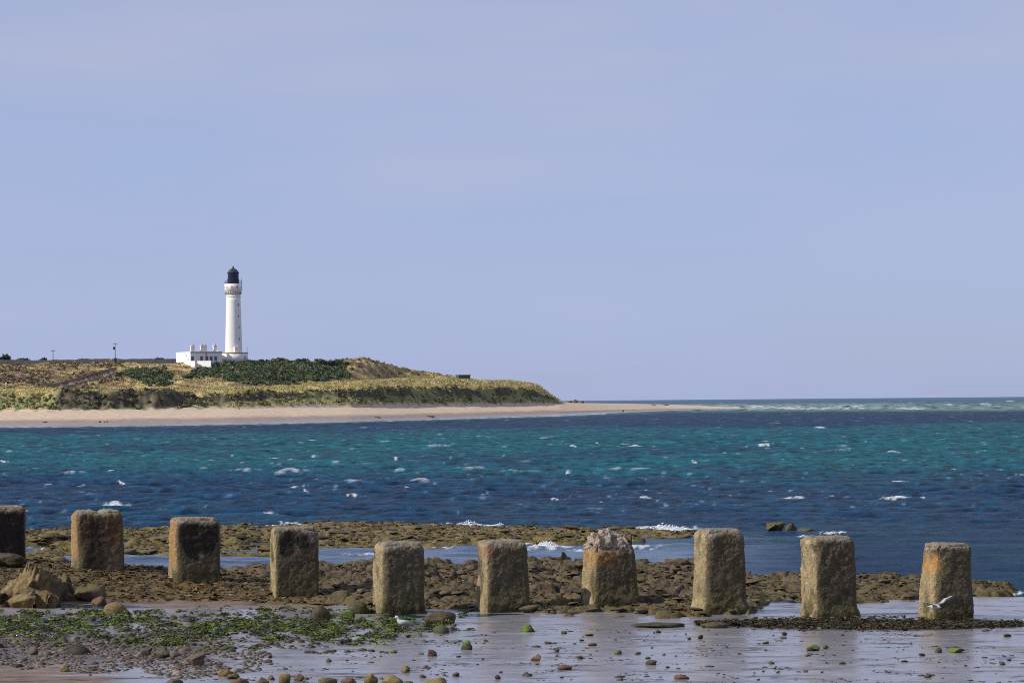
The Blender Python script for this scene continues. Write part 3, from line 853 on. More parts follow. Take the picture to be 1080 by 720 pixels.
def build_reef(name, fn, X0, X1, Y0, Y1, nx, ny, pal, mat):
    x = np.linspace(X0, X1, nx); y = np.linspace(Y0, Y1, ny)
    X, Y = np.meshgrid(x, y)
    Z, e = fn(X, Y)
    n1 = fbm(X / 1.6, Y / 1.6, 4, 400); n2 = fbm(X / 0.35, Y / 0.35, 3, 410)
    rock, weed, dark = [np.array(p) for p in pal]
    lowm = sstep(0.42, 0.08, Z + 0.12 * n1)
    c = rock + (weed - rock) * np.clip(sstep(-0.15, 0.45, n1) * 0.8 + lowm * 0.8, 0, 1)[..., None]
    c = c + (dark - c) * (sstep(0.1, 0.6, n2 + 0.35 * n1) * 0.75)[..., None]
    keep = e > 0.02
    Fc = grid_faces(*X.shape)
    Fc = Fc[keep.ravel()[Fc].any(1)]
    used = np.unique(Fc); mp_ = np.full(X.size, -1); mp_[used] = np.arange(len(used))
    V = np.stack([X, Y, Z], -1).reshape(-1, 3)[used]
    o = mesh_obj(name, V, mp_[Fc], mat, None, False, np.clip(c, 0.004, 1).reshape(-1, 3)[used])
    return tag(o, kind='structure')
m_reef = attr_mat('reef_rock', 0.75, 7.0, 0.45, 9.0, 0.05, 0.35, 0.9)
REEF = build_reef('reef', inner_reef, -11, 18, 78.5, 100, 560, 330, ((0.100,0.072,0.042),(0.098,0.076,0.024),(0.014,0.011,0.007)), m_reef)
OREEF = build_reef('reef', outer_reef, -26, 15.5, 108, 143, 520, 300, ((0.145,0.10,0.052),(0.15,0.115,0.028),(0.032,0.026,0.013)), m_reef)

_gx, _gy = np.linspace(-30, 30, 601), np.linspace(55, 146, 651)
_GX, _GY = np.meshgrid(_gx, _gy)
_G = sand_z(_GX, _GY)[0]
_k = (_gy > 78) & (_gy < 101); _G[_k] = np.maximum(_G[_k], inner_reef(_GX[_k], _GY[_k])[0])
_k = _gy > 107; _G[_k] = np.maximum(np.maximum(_G[_k], -0.3), outer_reef(_GX[_k], _GY[_k])[0])
def gz(x, y):                                  # ground height in the foreground
    i = min(max((y - 55) / 91 * 650, 0), 649.99); j = min(max((x + 30) / 60 * 600, 0), 599.99)
    a, b = int(i), int(j); u, v = i - a, j - b
    return float((_G[a, b] * (1 - v) + _G[a, b + 1] * v) * (1 - u) + (_G[a + 1, b] * (1 - v) + _G[a + 1, b + 1] * v) * u)

def gp(px, py):                                # pixel -> first point of the real foreground surface on its ray
    r = ray(px, py); d = 55.5
    while d < 145:
        if CH + r[2] * d <= gz(r[0] * d, d): break
        d += 0.12
    return np.array([r[0] * d, d, gz(r[0] * d, d)])

# ------------------------------------------------------------------ sea
def build_sea():
    d = [77.0]
    while d[-1] < 1500: d.append(d[-1] + 0.25 * (d[-1] / 100)**1.2)
    while d[-1] < 60000: d.append(d[-1] * 1.07)
    d = np.array(d)
    th = np.concatenate([np.linspace(-0.34, -0.19, 26)[:-1], np.linspace(-0.19, 0.19, 520), np.linspace(0.19, 0.34, 26)[1:]])
    Y = d[:, None] * np.ones_like(th)[None]; X = th[None] * Y
    calm = sstep(118, 165, Y) * 0.72 + 0.28
    r = np.random.default_rng(5)
    Z = np.zeros_like(X); DX = np.zeros_like(X); DY = np.zeros_like(X)
    step = np.gradient(d)[:, None]
    warp = [1.2 * noise2(X / 30, Y / 30, k) for k in range(5)]
    for k in range(48):
        lam = 0.8 * (10.0 / 0.8)**(r.random()**1.25); kk = 2 * math.pi / lam
        a = 0.0095 * lam**0.85 * r.uniform(0.6, 1.3) * (1.0 if lam < 7 else 0.55)
        al = RAD(-100) + r.normal(0, 0.5)
        cx, cy = math.cos(al), math.sin(al)
        ph = kk * (cx * X + cy * Y) + r.uniform(0, 6.28) + warp[k % 5]
        fade = sstep(0.62, 0.30, step / lam)
        A = a * fade * calm
        Z += A * np.sin(ph); DX += A * cx * np.cos(ph); DY += A * cy * np.cos(ph)
    gust = 1 + 0.45 * fbm(X / 45, Y / 70, 3, 520)
    Z *= gust; 
    farfade = sstep(3500, 1500, Y)
    Z *= farfade; DX *= farfade * gust; DY *= farfade * gust
    px, py = proj(X, Y, np.zeros_like(Y)); dy = py - yh(px)
    # ---- water colour: sandy shallows read teal, weed beds and deeper water navy
    w = 0.16 * fbm(X / 70, Y / 160, 4, 540) + 0.08 * fbm(X / 12, Y / 30, 3, 545)
    lg = np.log(Y) + w
    teal = sstep(math.log(190), math.log(330), lg) * sstep(math.log(690), math.log(570), lg)
    teal *= 0.98 - 0.5 * sstep(0.1, 0.7, fbm(X / 40, Y / 120, 3, 549))
    navy = np.array([0.0025, 0.022, 0.053]); tealc = np.array([0.0025, 0.062, 0.074]); mid = np.array([0.003, 0.035, 0.056])
    sandw = np.array([0.20, 0.26, 0.22]); green = np.array([0.045, 0.115, 0.10])
    c = navy + (tealc - navy) * teal[..., None]
    n_ = sstep(240, 120, Y) * sstep(-0.5, 0.4, fbm(X / 9, Y / 22, 3, 551))
    c = c + (mid - c) * (0.6 * n_)[..., None]
    Wl = itp(px, [(-200,452),(0,450),(125,449),(300,446),(440,442.3),(520,440),(590,438),(640,435.6),(700,433.4),(760,432.6),(860,432.4),(1000,432),(1300,431)])
    sh = np.clip((Wl + 3.2 - py) / 3.2, 0, 1)                       # green shallows towards the far beach
    c = c + (green - c) * sstep(0, 1, sh)[..., None]
    bar = sstep(436, 431, py + 0) * sstep(424, 427.5, py) * sstep(560, 700, px)
    bar = bar * itp(px, [(560,1),(860,1),(950,0.85),(1100,0.6),(1300,0.4)])
    c = c + (sandw - c) * (0.75 * bar * sstep(434, 430.5, py))[..., None]
    offs = sstep(2600, 5200, Y)
    c = c + (np.array([0.022, 0.07, 0.115]) - c) * (offs)[..., None]
    # ---- foam on breaking crests
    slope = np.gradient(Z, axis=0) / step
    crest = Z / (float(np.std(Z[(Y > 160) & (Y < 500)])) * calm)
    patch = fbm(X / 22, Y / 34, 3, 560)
    foam_glint = sstep(2.5, 3.3, crest + 1.0 * (patch - 0.5)) * sstep(150, 200, Y) * sstep(900, 500, Y) * 0.4
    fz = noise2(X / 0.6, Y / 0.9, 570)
    foam_glint = foam_glint * sstep(-0.5, 0.3, fz)
    # foam flecks and sky glints, both painted white; tone holds light and dark ripples
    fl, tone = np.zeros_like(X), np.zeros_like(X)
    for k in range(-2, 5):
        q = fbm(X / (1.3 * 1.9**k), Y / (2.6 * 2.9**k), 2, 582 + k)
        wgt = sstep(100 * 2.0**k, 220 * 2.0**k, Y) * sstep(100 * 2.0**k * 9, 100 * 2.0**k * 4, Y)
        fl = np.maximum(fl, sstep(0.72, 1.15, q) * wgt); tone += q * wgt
    foam_glint = np.maximum(foam_glint, 0.50 * fl * sstep(140, 170, Y) * sstep(-0.3, 0.3, patch))
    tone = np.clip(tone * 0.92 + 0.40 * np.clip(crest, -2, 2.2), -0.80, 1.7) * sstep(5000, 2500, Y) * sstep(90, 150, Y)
    c = c * (1 + tone)[..., None]  # wave light and shade put into the water colour
    pxc = px[len(d) // 6]
    def cap(cx, cy, wpx, hpx=1.4, s=1.0):
        j = np.where(np.abs(pxc - cx) < wpx * 1.3 + 8)[0]
        if not len(j): return
        cs = slice(j[0], j[-1] + 1); mid_ = py[:, (j[0] + j[-1]) // 2]
        i = np.where(np.abs(mid_ - cy) < hpx * 3 + 6)[0]
        if not len(i): return
        w_ = (slice(i[0], i[-1] + 1), cs)
        dc = CH * F / (cy - float(yh(cx)))
        x_, y_ = X[w_], Y[w_]
        br = fbm(x_ / (dc / 420), y_ / (dc * dc / 18300 * 1.3), 3, 571)
        e = ((px[w_] - cx) / (wpx * 0.62))**2 + ((py[w_] - cy + 1.0 * fbm(px[w_] / 9, px[w_] * 0 + cy, 2, 3)) / (hpx * 0.58))**2
        q = sstep(0.95, 0.0, e + 1.0 * br) * s * 0.8
        foam_glint[w_] = np.maximum(foam_glint[w_], q)
        Z[w_] += 0.07 * np.exp(-e) * np.minimum(y_ / 200, 1.5)
    caps = [(835,526,40,2.2),(950,526,66,1.6),(808,470,24,1.3),(810,466,14,1),(885,475,10,1.3),(765,478,9,1.3),(733,489,8,1.3),(942,477,20,1),(1007,496,10,1),(950,508,26,1),(865,451,18,1.4),
            (290,484,14,1.3),(305,484.5,12,1),(332,482,10,1.2),(416,484,12,1.1),(315,514,22,1.3),(325,519,12,1.2),(372,523,18,1.2),(120,498,14,1.2),(52,512,12,1.2),(85,513,14,1),(128,511,8,1),(120,533,46,1.8),(218,537,8,1.3),(280,543,22,1.5),(305,553,30,2.4),(5,487,10,1),
            (605,471,12,1.3),(667,471,20,1.3),(660,469,12,1),(628,468,8,1),(513,493,8,1.2),(598,501,9,1.4),(556,500,12,1),(573,462,10,1),(430,515,10,1),(585,527,10,1),(682,526,16,1),(707,489,6,1),(245,481,7,1),(20,529,18,1.2),(205,556,20,1.4),
            (796,428.6,16,1.2),(820,429.8,60,0.8),(860,430.6,70,0.7),(962,430.4,26,1.3),(905,427.3,14,0.8),(1000,426.6,8,0.9),(1065,423,10,0.8),(835,428.6,18,0.7),(890,430,60,0.6),(770,429.6,24,0.8),(1040,426,16,0.6),(745,430.6,30,0.7)]
    for c_ in caps: cap(c_[0], c_[1], c_[2] * (0.72 if c_[1] > 440 else 1.0), c_[3] * (0.72 if c_[1] > 440 else 1.0), 0.85)
    # surf where the swell meets the reefs
    for c_ in [(700,558,60,2.6),(735,561,50,1.6),(575,577,44,3.2),(545,579,30,2),(620,580,40,1.8),(660,577,60,1.5),(300,556,60,1.6),(490,555,40,1.8),(520,556,26,1.2),(880,563,24,1.2),(850,565,20,0.9),(812,609,34,2.2),(832,614,26,2),(800,606,26,1.6),(960,612,30,1.6),(1050,626,60,1.5),(1000,632,50,1.3),(60,580,50,1.2),(150,585,60,1.1),(560,573,40,1.4),(460,577,46,1.2),(400,583,60,1.0)]:
        cap(*c_)
    lap = (np.abs(py - Wl - 0.2 + 0.35 * noise2(px / 14, px * 0, 6)) < 0.55 + 0.3 * noise2(px / 8, px * 0, 9)) & (px < 640)
    foam_glint = np.where(lap & (Y > 500), np.maximum(foam_glint, 0.30 + 0.25 * noise2(px / 6, py, 4)), foam_glint)
    foam_glint *= np.where(Y < 118, 0.8, 1.0)
    V = np.stack([X + DX * 0.7, Y + DY * 0.7, Z], -1)
    V[:, 0, :2] = np.stack([X, Y], -1)[:, 0]; 
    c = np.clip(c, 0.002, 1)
    # ---- material
    m, n, l, b = material('sea_water')
    n.remove(b); out = n['Material Output']
    a = N(n, 'ShaderNodeAttribute', attribute_name='Col'); fo = N(n, 'ShaderNodeAttribute', attribute_name='foam_glint')
    dif = N(n, 'ShaderNodeBsdfDiffuse', Roughness=0.0)
    gl = N(n, 'ShaderNodeBsdfGlossy', Roughness=0.16); ca = N(n, 'ShaderNodeAttribute', attribute_name='calm')
    gl.inputs['Color'].default_value = (0.9, 0.95, 1, 1)
    nb = noise_node(n, l, 1.5, 7, 0.68, sc3=(0.8, 1.3, 1.0))
    bp = N(n, 'ShaderNodeBump', Strength=1.0, Distance=0.30); l.new(nb.outputs['Fac'], bp.inputs['Height'])
    gp_ = n.new('ShaderNodeNewGeometry'); sp_ = n.new('ShaderNodeSeparateXYZ'); l.new(gp_.outputs['Position'], sp_.inputs[0])
    dn = rng_node(n, l, sp_.outputs['Y'], 150, 420, 0.15, 0.34)      # shorter, steeper sea out in the open bay
    cm_ = n.new('ShaderNodeMath'); cm_.operation = 'MULTIPLY'
    l.new(dn, cm_.inputs[0]); l.new(rng_node(n, l, ca.outputs['Fac'], 0, 1, 1.0, 0.35), cm_.inputs[1]); l.new(cm_.outputs[0], bp.inputs['Distance'])
    for q in (dif, gl): l.new(bp.outputs['Normal'], q.inputs['Normal'])
    fr = N(n, 'ShaderNodeFresnel', IOR=1.33); l.new(bp.outputs['Normal'], fr.inputs['Normal'])
    cap_ = rng_node(n, l, ca.outputs['Fac'], 0, 1, 0.35, 0.88)
    fm = n.new('ShaderNodeMath'); fm.operation = 'MULTIPLY'; l.new(fr.outputs['Fac'], fm.inputs[0]); l.new(cap_, fm.inputs[1]); frc = fm.outputs[0]
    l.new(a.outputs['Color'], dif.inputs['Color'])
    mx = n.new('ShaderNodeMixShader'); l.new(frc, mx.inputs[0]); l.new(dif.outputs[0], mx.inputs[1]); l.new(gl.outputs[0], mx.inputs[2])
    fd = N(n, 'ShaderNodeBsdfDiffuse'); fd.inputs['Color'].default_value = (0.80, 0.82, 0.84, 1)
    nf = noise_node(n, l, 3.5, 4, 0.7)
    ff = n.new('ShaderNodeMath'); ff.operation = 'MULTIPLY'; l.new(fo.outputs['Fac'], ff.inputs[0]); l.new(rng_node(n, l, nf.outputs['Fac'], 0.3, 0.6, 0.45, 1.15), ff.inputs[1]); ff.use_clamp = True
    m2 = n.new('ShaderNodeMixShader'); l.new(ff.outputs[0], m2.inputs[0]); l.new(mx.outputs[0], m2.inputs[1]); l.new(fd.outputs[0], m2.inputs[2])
    l.new(m2.outputs[0], out.inputs['Surface'])
    o = mesh_obj('sea', V.reshape(-1, 3), grid_faces(*X.shape), m, None, True, c.reshape(-1, 3), {'foam_glint': np.clip(foam_glint, 0, 1), 'calm': sstep(136, 116, Y + 6 * fbm(X / 8, Y / 8, 2, 7)) * sstep(900, 700, px)})
    tag(o, kind='structure')
build_sea()

# ------------------------------------------------------------------ concrete blocks
def block_mat():
    m, n, l, b = material('weathered_concrete')
    a = N(n, 'ShaderNodeAttribute', attribute_name='Col')
    t = n.new('ShaderNodeTexCoord')
    v1 = N(n, 'ShaderNodeTexVoronoi', Scale=17.0); l.new(t.outputs['Object'], v1.inputs['Vector'])
    n1 = noise_node(n, l, 24.0, 6, 0.75); n2 = noise_node(n, l, 7.0, 5, 0.65)
    f = rng_node(n, l, n1.outputs['Fac'], 0.30, 0.70, 0.35, 1.65)
    s = n.new('ShaderNodeVectorMath'); s.operation = 'SCALE'; l.new(a.outputs['Color'], s.inputs[0]); l.new(f, s.inputs['Scale'])
    peb = mixc(n, l, s.outputs[0], v1.outputs['Color'], 0.0)
    st = mixc(n, l, s.outputs[0], (0.34, 0.29, 0.23), rng_node(n, l, v1.outputs['Distance'], 0.22, 0.10, 0.0, 0.30))
    l.new(st, b.inputs['Base Color'])
    b.inputs['Roughness'].default_value = 0.92; b.inputs['Specular IOR Level'].default_value = 0.2
    ad = n.new('ShaderNodeMath'); ad.operation = 'MULTIPLY_ADD'
    l.new(v1.outputs['Distance'], ad.inputs[0]); ad.inputs[1].default_value = -0.5; l.new(n1.outputs['Fac'], ad.inputs[2])
    a2 = n.new('ShaderNodeMath'); a2.operation = 'ADD'; l.new(ad.outputs[0], a2.inputs[0]); l.new(n2.outputs['Fac'], a2.inputs[1])
    bump(n, l, b, a2.outputs[0], 0.9, 0.032)
    return m
m_conc = block_mat()
m_rust = plain_mat('rusty_steel', (0.045, 0.028, 0.02), 0.8, 0.3, 9.0)

def build_block(i, l, r, ytop, ybase, d, label, taper, flare, cr_, style):
    pm = d / F
    W = (r - l) * pm
    a = RAD(15) + RAD([3,0,1,-2,1,0,2,-1,1,0][i])
    vx = ((l + r) / 2 - 540) / F
    ae = a + math.atan(vx)
    w = W / (math.cos(ae) + math.sin(ae)) * 1.06              # side of the square plan
    base = at((l + r) / 2, ybase, d); zt = at((l + r) / 2, ytop, d)[2]
    h = zt - base[2]
    sink = 0.35
    H = h + sink
    n = 50; nz_ = int(n * H / w)
    hw = w / 2
    V = []
    fs = []
    u = np.linspace(-1, 1, n)
    zz = np.linspace(0, 1, nz_)
    A, B = np.meshgrid(u, zz)
    for k in range(4):
        if k == 0: P = np.stack([A * hw, -hw + 0 * A, B * H], -1)
        if k == 1: P = np.stack([hw + 0 * A, A * hw, B * H], -1)
        if k == 2: P = np.stack([-A * hw, hw + 0 * A, B * H], -1)
        if k == 3: P = np.stack([-hw + 0 * A, -A * hw, B * H], -1)
        fs.append(grid_faces(*A.shape) + sum(len(q) for q in V)); V.append(P.reshape(-1, 3))
    A2, B2 = np.meshgrid(u, u)
    fs.append(grid_faces(n, n) + sum(len(q) for q in V)); V.append(np.stack([A2 * hw, B2 * hw, H + 0 * A2], -1).reshape(-1, 3))
    V = np.concatenate(V); Fc = np.concatenate(fs)
    key = np.round(V * 2000).astype(np.int64)
    _, idx, inv = np.unique(key, axis=0, return_index=True, return_inverse=True)
    V = V[idx]; Fc = inv.ravel()[Fc]
    # round every edge
    rad = cr_ * (1 + 0.5 * noise3(V[:, 0] * 1.3 + i * 7, V[:, 1] * 1.3, V[:, 2] * 1.3, 3))
    q = V.copy()
    q[:, 0] = np.clip(q[:, 0], -hw + rad, hw - rad); q[:, 1] = np.clip(q[:, 1], -hw + rad, hw - rad); q[:, 2] = np.minimum(q[:, 2], H - rad)
    nn = V - q; ln = np.linalg.norm(nn, axis=1, keepdims=True); nn = nn / np.maximum(ln, 1e-6)
    P = q + nn * rad[:, None]
    s = i * 13.7
    corner = 1 - np.max(np.abs(nn), axis=1)                   # 0 on faces, larger on edges
    f1 = fbm3(P[:, 0] * 2.0 + s, P[:, 1] * 2.0, P[:, 2] * 2.0, 4, 20); f2 = fbm3(P[:, 0] * 8 + s, P[:, 1] * 8, P[:, 2] * 8, 3, 30)
    zt_ = np.clip((P[:, 2] - sink) / h, -0.3, 1.1)
    up = sstep(0.45, 0.95, zt_)
    f3 = fbm3(P[:, 0] * 19 + s, P[:, 1] * 19, P[:, 2] * 19, 2, 36)
    disp = 0.018 * f1 + (0.008 + 0.010 * up) * f2 + (0.006 + 0.007 * up) * f3 - corner * np.maximum(0, f1 * 0.22 + 0.05) * (0.4 + up)
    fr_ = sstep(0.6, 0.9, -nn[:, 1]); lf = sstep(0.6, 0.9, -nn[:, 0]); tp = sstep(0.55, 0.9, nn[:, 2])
    xl = P[:, 0] / hw
    if style == 6:                                            # broken crown of rubble
        g = fbm3(P[:, 0] * 5, P[:, 1] * 5, P[:, 2] * 5, 3, 60)
        rub = sstep(0.70, 0.80, zt_ + 0.04 * f2)
        disp += rub * (0.10 * g - 0.03)
        P[:, 2] += tp * (0.10 * fbm3(P[:, 0] * 3.5, P[:, 1] * 3.5, 0, 3, 64) - 0.10 * (xl + 0.15)**2)
        P[:, :2] *= (1 - 0.16 * sstep(0.78, 1.0, zt_))[:, None]; P[:, 0] -= 0.12 * sstep(0.74, 0.9, zt_) * np.maximum(xl, 0)
    if style == 1:                                            # dip worn into the middle of the crown
        P[:, 2] -= 0.10 * tp * np.exp(-((xl - 0.05) / 0.16)**2)
    if style == 9:                                            # bite out of the upper left edge
        e = ((xl + 1.0) / 0.5)**2 + ((zt_ - 0.80) / 0.22)**2
        disp -= 0.16 * np.exp(-e * 1.4) * (lf + fr_ + corner).clip(0, 1)
    P = P + nn * disp[:, None]
    tpf = 1 + taper * (1 - zt_) - taper * 0.5
    tpf = tpf + flare * sstep(0.20, 0.04, zt_) * (1 + 0.3 * f1)
    P[:, :2] *= tpf[:, None]
    # ---- colours of the weathered surface, with side light and front shade painted in
    def c3(*c): return np.array(c)
    col = np.ones((len(P), 3)) * c3(0.124, 0.100, 0.060) * (1 + 0.25 * f1[:, None] + 0.2 * f2[:, None])
    def put(c, t):
        nonlocal col
        col = col + (np.array(c) * (1 + 0.25 * f2[:, None]) - col) * np.clip(t, 0, 1)[:, None]
    run = noise3(xl * 7 + s, zt_ * 1.2, P[:, 1] * 7, 44)
    put((0.080, 0.064, 0.042), sstep(-0.2, 0.6, f1 + 0.3 * run) * 0.5)
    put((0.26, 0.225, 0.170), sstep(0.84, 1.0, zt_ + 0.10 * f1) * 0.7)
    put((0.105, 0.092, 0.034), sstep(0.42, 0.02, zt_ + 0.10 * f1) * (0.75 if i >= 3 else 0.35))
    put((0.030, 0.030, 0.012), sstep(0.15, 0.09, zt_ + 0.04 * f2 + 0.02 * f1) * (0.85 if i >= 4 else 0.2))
    put((0.36, 0.285, 0.155), lf * 0.7 * sstep(-0.5, 0.4, f1 + 0.3))  # sunlight on the left face painted in as a lighter yellow
    put((0.075, 0.062, 0.038), fr_ * 0.25 * sstep(0.95, 0.8, zt_) * sstep(-0.6, 0.3, f1 + 0.3))  # front face darkened: its shade is put into the colour
    if style in (1, 2):
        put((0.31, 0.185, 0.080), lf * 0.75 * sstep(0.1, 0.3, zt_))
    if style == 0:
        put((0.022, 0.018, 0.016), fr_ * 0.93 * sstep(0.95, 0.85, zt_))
    if style == 1:
        for cx in (-0.42, 0.5):
            e = np.maximum(np.abs((xl - cx + 0.06 * f1) / 0.42)**2.2, 0) + np.where(zt_ > 0.72, ((zt_ - 0.72) / 0.22)**2, 0)
            put((0.095, 0.060, 0.034), fr_ * sstep(1.15, 0.85, e) * sstep(0.30, 0.5, zt_ + 0.12 * f1) * 0.9)
        put((0.032, 0.025, 0.020), fr_ * sstep(0.42, 0.15, np.abs(xl + 0.18 + 0.1 * run)) * sstep(0.86, 0.74, zt_) * 0.85)
        put((0.165, 0.125, 0.085), fr_ * sstep(0.05, 0.3, xl) * sstep(0.50, 0.35, zt_ + 0.1 * f1) * 0.7)
        put((0.17, 0.095, 0.045), fr_ * sstep(0.35, 0.65, xl) * sstep(0.38, 0.6, zt_) * 0.6)
    if style == 2:
        e = np.where(zt_ > 0.6, np.maximum(np.abs(xl / 0.92)**4, ((zt_ - 0.5) / 0.40)**2), ((xl - 0.02) / 0.8)**2 + ((zt_ - 0.62) / 0.30)**2)
        put((0.030, 0.023, 0.018), fr_ * sstep(1.1, 0.85, e + 0.18 * f1) * 0.92)
        put((0.24, 0.20, 0.15), np.exp(-((xl - 0.15) / 0.12)**2 - ((zt_ - 0.40) / 0.05)**2) * fr_ * 0.8)
    if style == 3:
        for cx, ww_, hh_, cz in ((-0.48, 0.34, 0.20, 0.76), (0.30, 0.27, 0.13, 0.80)):
            e = np.abs((xl - cx) / ww_)**2.6 + np.abs((zt_ - cz) / hh_)**2.6
            put((0.028, 0.024, 0.020), fr_ * sstep(1.2, 0.75, e + 0.35 * f1) * 0.93)
    if style == 6:
        put((0.36, 0.31, 0.25), rub * 0.85)
        put((0.16, 0.11, 0.085), rub * sstep(0.0, 0.5, f2))
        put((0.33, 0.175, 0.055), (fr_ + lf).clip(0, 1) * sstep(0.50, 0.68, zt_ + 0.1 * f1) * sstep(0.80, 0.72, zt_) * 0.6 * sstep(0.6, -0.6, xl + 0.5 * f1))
    if style == 9:
        put((0.36, 0.18, 0.055), np.exp(-((xl + 0.95) / 0.25)**2 - ((zt_ - 0.72 + 0.06 * f1) / 0.10)**2) * 0.8)
    if style == 5:
        put((0.22, 0.10, 0.06), np.exp(-((xl + 0.85) / 0.2)**2 - ((zt_ - 0.86) / 0.07)**2) * 0.7)
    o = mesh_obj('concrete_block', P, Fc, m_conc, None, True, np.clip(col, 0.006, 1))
    o.location = (base[0], base[1] + w * 0.35, base[2] - sink)
    o.rotation_euler = (RAD([0,1,-.6,.5,0,.8,-.7,.4,0,.6][i]), RAD([.4,-.8,.5,0,.9,-.6,0,.7,-.9,.5][i]), a)
    tag(o, label, 'concrete block', 'concrete blocks along the shore')
    if style == 6:
        MB().rod((hw * 0.84, -hw * 0.55, H - 0.60), (hw * 0.86, -hw * 0.55, H - 0.04), 0.030, 8).build('steel_bar', m_rust, o, True)
    return o

BL = [
 (-27, 23, 534, 590, 94.0, 'blackened concrete block at the end of the row by the yellow rock outcrop', 0.02, 0.0, 0.16),
 (74, 127, 538, 599, 92.0, 'brown concrete block with two dark arched stains on its face', 0.05, 0.0, 0.22),
 (177, 229, 546, 611, 90.0, 'concrete block with a black stained face and an orange side', 0.02, 0.0, 0.15),
 (284, 334, 556, 628, 87.0, 'grey concrete block with two black patches below its top', 0.03, 0.0, 0.13),
 (392, 446, 572, 648, 81.4, 'plain olive grey concrete block standing in a shallow pool beside the standing gull', 0.08, 0.02, 0.19),
 (504, 558, 570, 645, 81.6, 'grey concrete block with a reddish upper corner and a weedy foot', 0.09, 0.02, 0.19),
 (616, 672, 562, 640, 82.2, 'concrete block with a broken rubble crown and a steel bar', 0.16, 0.07, 0.12),
 (732, 787, 558, 648, 80.2, 'tall pale topped concrete block flaring into weed covered rocks at its foot', 0.09, 0.10, 0.19),
 (848, 906, 566, 655, 78.0, 'tall straight concrete block on the weed strip, between pale topped block and notched block', 0.05, 0.09, 0.16),
 (972, 1028, 573, 655, 77.2, 'concrete block with an orange notch, behind the flying gull', 0.10, 0.02, 0.20),
]
for i, bdef in enumerate(BL):
    build_block(i, *bdef, i)

# ------------------------------------------------------------------ stones
def ico(sub):
    import bmesh
    bm = bmesh.new(); bmesh.ops.create_icosphere(bm, subdivisions=sub, radius=1.0)
    bm.verts.ensure_lookup_table()
    V = np.array([v.co[:] for v in bm.verts]); Fc = np.array([[v.index for v in f.verts] for f in bm.faces]); bm.free()
    return V, Fc
ICO = {s: ico(s) for s in (1, 2, 3, 4, 5)}
def rock_verts(seed, sub=2, rough=0.25, cuts=7, flat=0.75, sharp=0.75):
    V, Fc = ICO[sub]; V = V.copy(); r = np.random.default_rng(seed)
    for _ in range(cuts):                      # chop facets off
        nrm = r.normal(0, 1, 3); nrm /= np.linalg.norm(nrm); o_ = r.uniform(sharp - 0.2, sharp + 0.15)
        dd = V @ nrm - o_
        V = V - np.maximum(dd, 0)[:, None] * nrm * 0.97
    V = V * (1 + rough * fbm3(V[:, 0] * 1.7 + seed, V[:, 1] * 1.7, V[:, 2] * 1.7, 3, seed % 40))[:, None]
    V[:, 2] *= flat
    return V, Fc

m_stone = rock_mat('beach_stone', (0.085, 0.065, 0.048), (0.13, 0.10, 0.068), (0.06, 0.05, 0.045), scale=4)
m_sgreen = rock_mat('weedy_stone', (0.06, 0.05, 0.03), (0.09, 0.07, 0.035), (0.03, 0.03, 0.02), weed=(0.085, 0.165, 0.018), weed_lo=0.52, scale=5)
m_kelp = rock_mat('kelp_stone', (0.05, 0.04, 0.015), (0.085, 0.068, 0.02), (0.022, 0.018, 0.009), scale=9, rough=0.55)
m_yellow = rock_mat('yellow_rock', (0.185, 0.130, 0.052), (0.205, 0.145, 0.06), (0.060, 0.043, 0.028), scale=2.4)
m_red_s = rock_mat('red_stone', (0.13, 0.072, 0.046), (0.15, 0.085, 0.05), (0.09, 0.05, 0.035), scale=5)
m_rockb = rock_mat('brown_rock', (0.120, 0.088, 0.052), (0.088, 0.065, 0.038), (0.030, 0.022, 0.015), weed=(0.105, 0.088, 0.026), weed_lo=0.66, scale=2.5)
MATS = {'stone': m_stone, 'green': m_sgreen, 'kelp': m_kelp, 'yellow': m_yellow, 'red': m_red_s, 'brown': m_rockb}

LIB = {}
def lib(kind, k, sub=1):
    key = (kind, k, sub)
    if key not in LIB:
        V, Fc = rock_verts(100 + k * 7 + sub, sub, 0.12, 14 + k % 4, 0.8, 0.60)
        LIB[key] = mesh_obj(kind + '_stone', V, Fc, MATS[kind], smooth=(kind == 'kelp'), me_only=True)
    return LIB[key]

def stone_child(name, parent, p, s, kind, k, rz, sub=1, sink=0.25):
    o = bpy.data.objects.new(name, lib(kind, k, sub)); COL.objects.link(o)
    o.parent = parent
    o.location = (p[0], p[1], p[2] + s[2] * (0.75 - sink * 1.5) * 0.8)
    o.scale = s; o.rotation_euler = (random.uniform(-.2, .2), random.uniform(-.2, .2), rz)
    return o

# stones that can be told apart, each its own thing
def boulder(px, py, wpx, hpx, kind, label, seed, name='boulder', cat='rock', sub=3, dep=0.8, rough=0.22, sharp=0.74, dz=0.0, z0=None):
    p = gp(px, py) if z0 is None else ground(px, py, z0); pm = p[1] / F
    V, Fc = rock_verts(seed, sub, rough if sharp > 0.65 else 0.06, 11 if sharp < 0.65 else 9, 1.0, sharp if sharp > 0.65 else 0.46)
    lo, hi = V.min(0), V.max(0)
    V = (V - (lo + hi) / 2) / (hi - lo)
    w, h = wpx * pm, hpx * pm
    V = V * np.array([w, w * dep, h * 1.35]) + np.array([0, w * dep * 0.3, h * 0.325])
    q = V / w
    rg = 1 - 2 * np.abs(noise3(q[:, 0] * 7 + q[:, 2] * 5 + seed, q[:, 1] * 7, q[:, 2] * 4, 5)) + 0.5 * (1 - 2 * np.abs(noise3(q[:, 0] * 17 + seed, q[:, 1] * 17, q[:, 2] * 11, 6)))
    V = V * (1 + (0.11 if sharp < 0.65 else 0.04) * rg)[:, None]
    o = mesh_obj(name, V, Fc, MATS[kind], None, kind in ('kelp',))
    o.location = (p[0], p[1], p[2] + dz)
    return tag(o, label, cat)

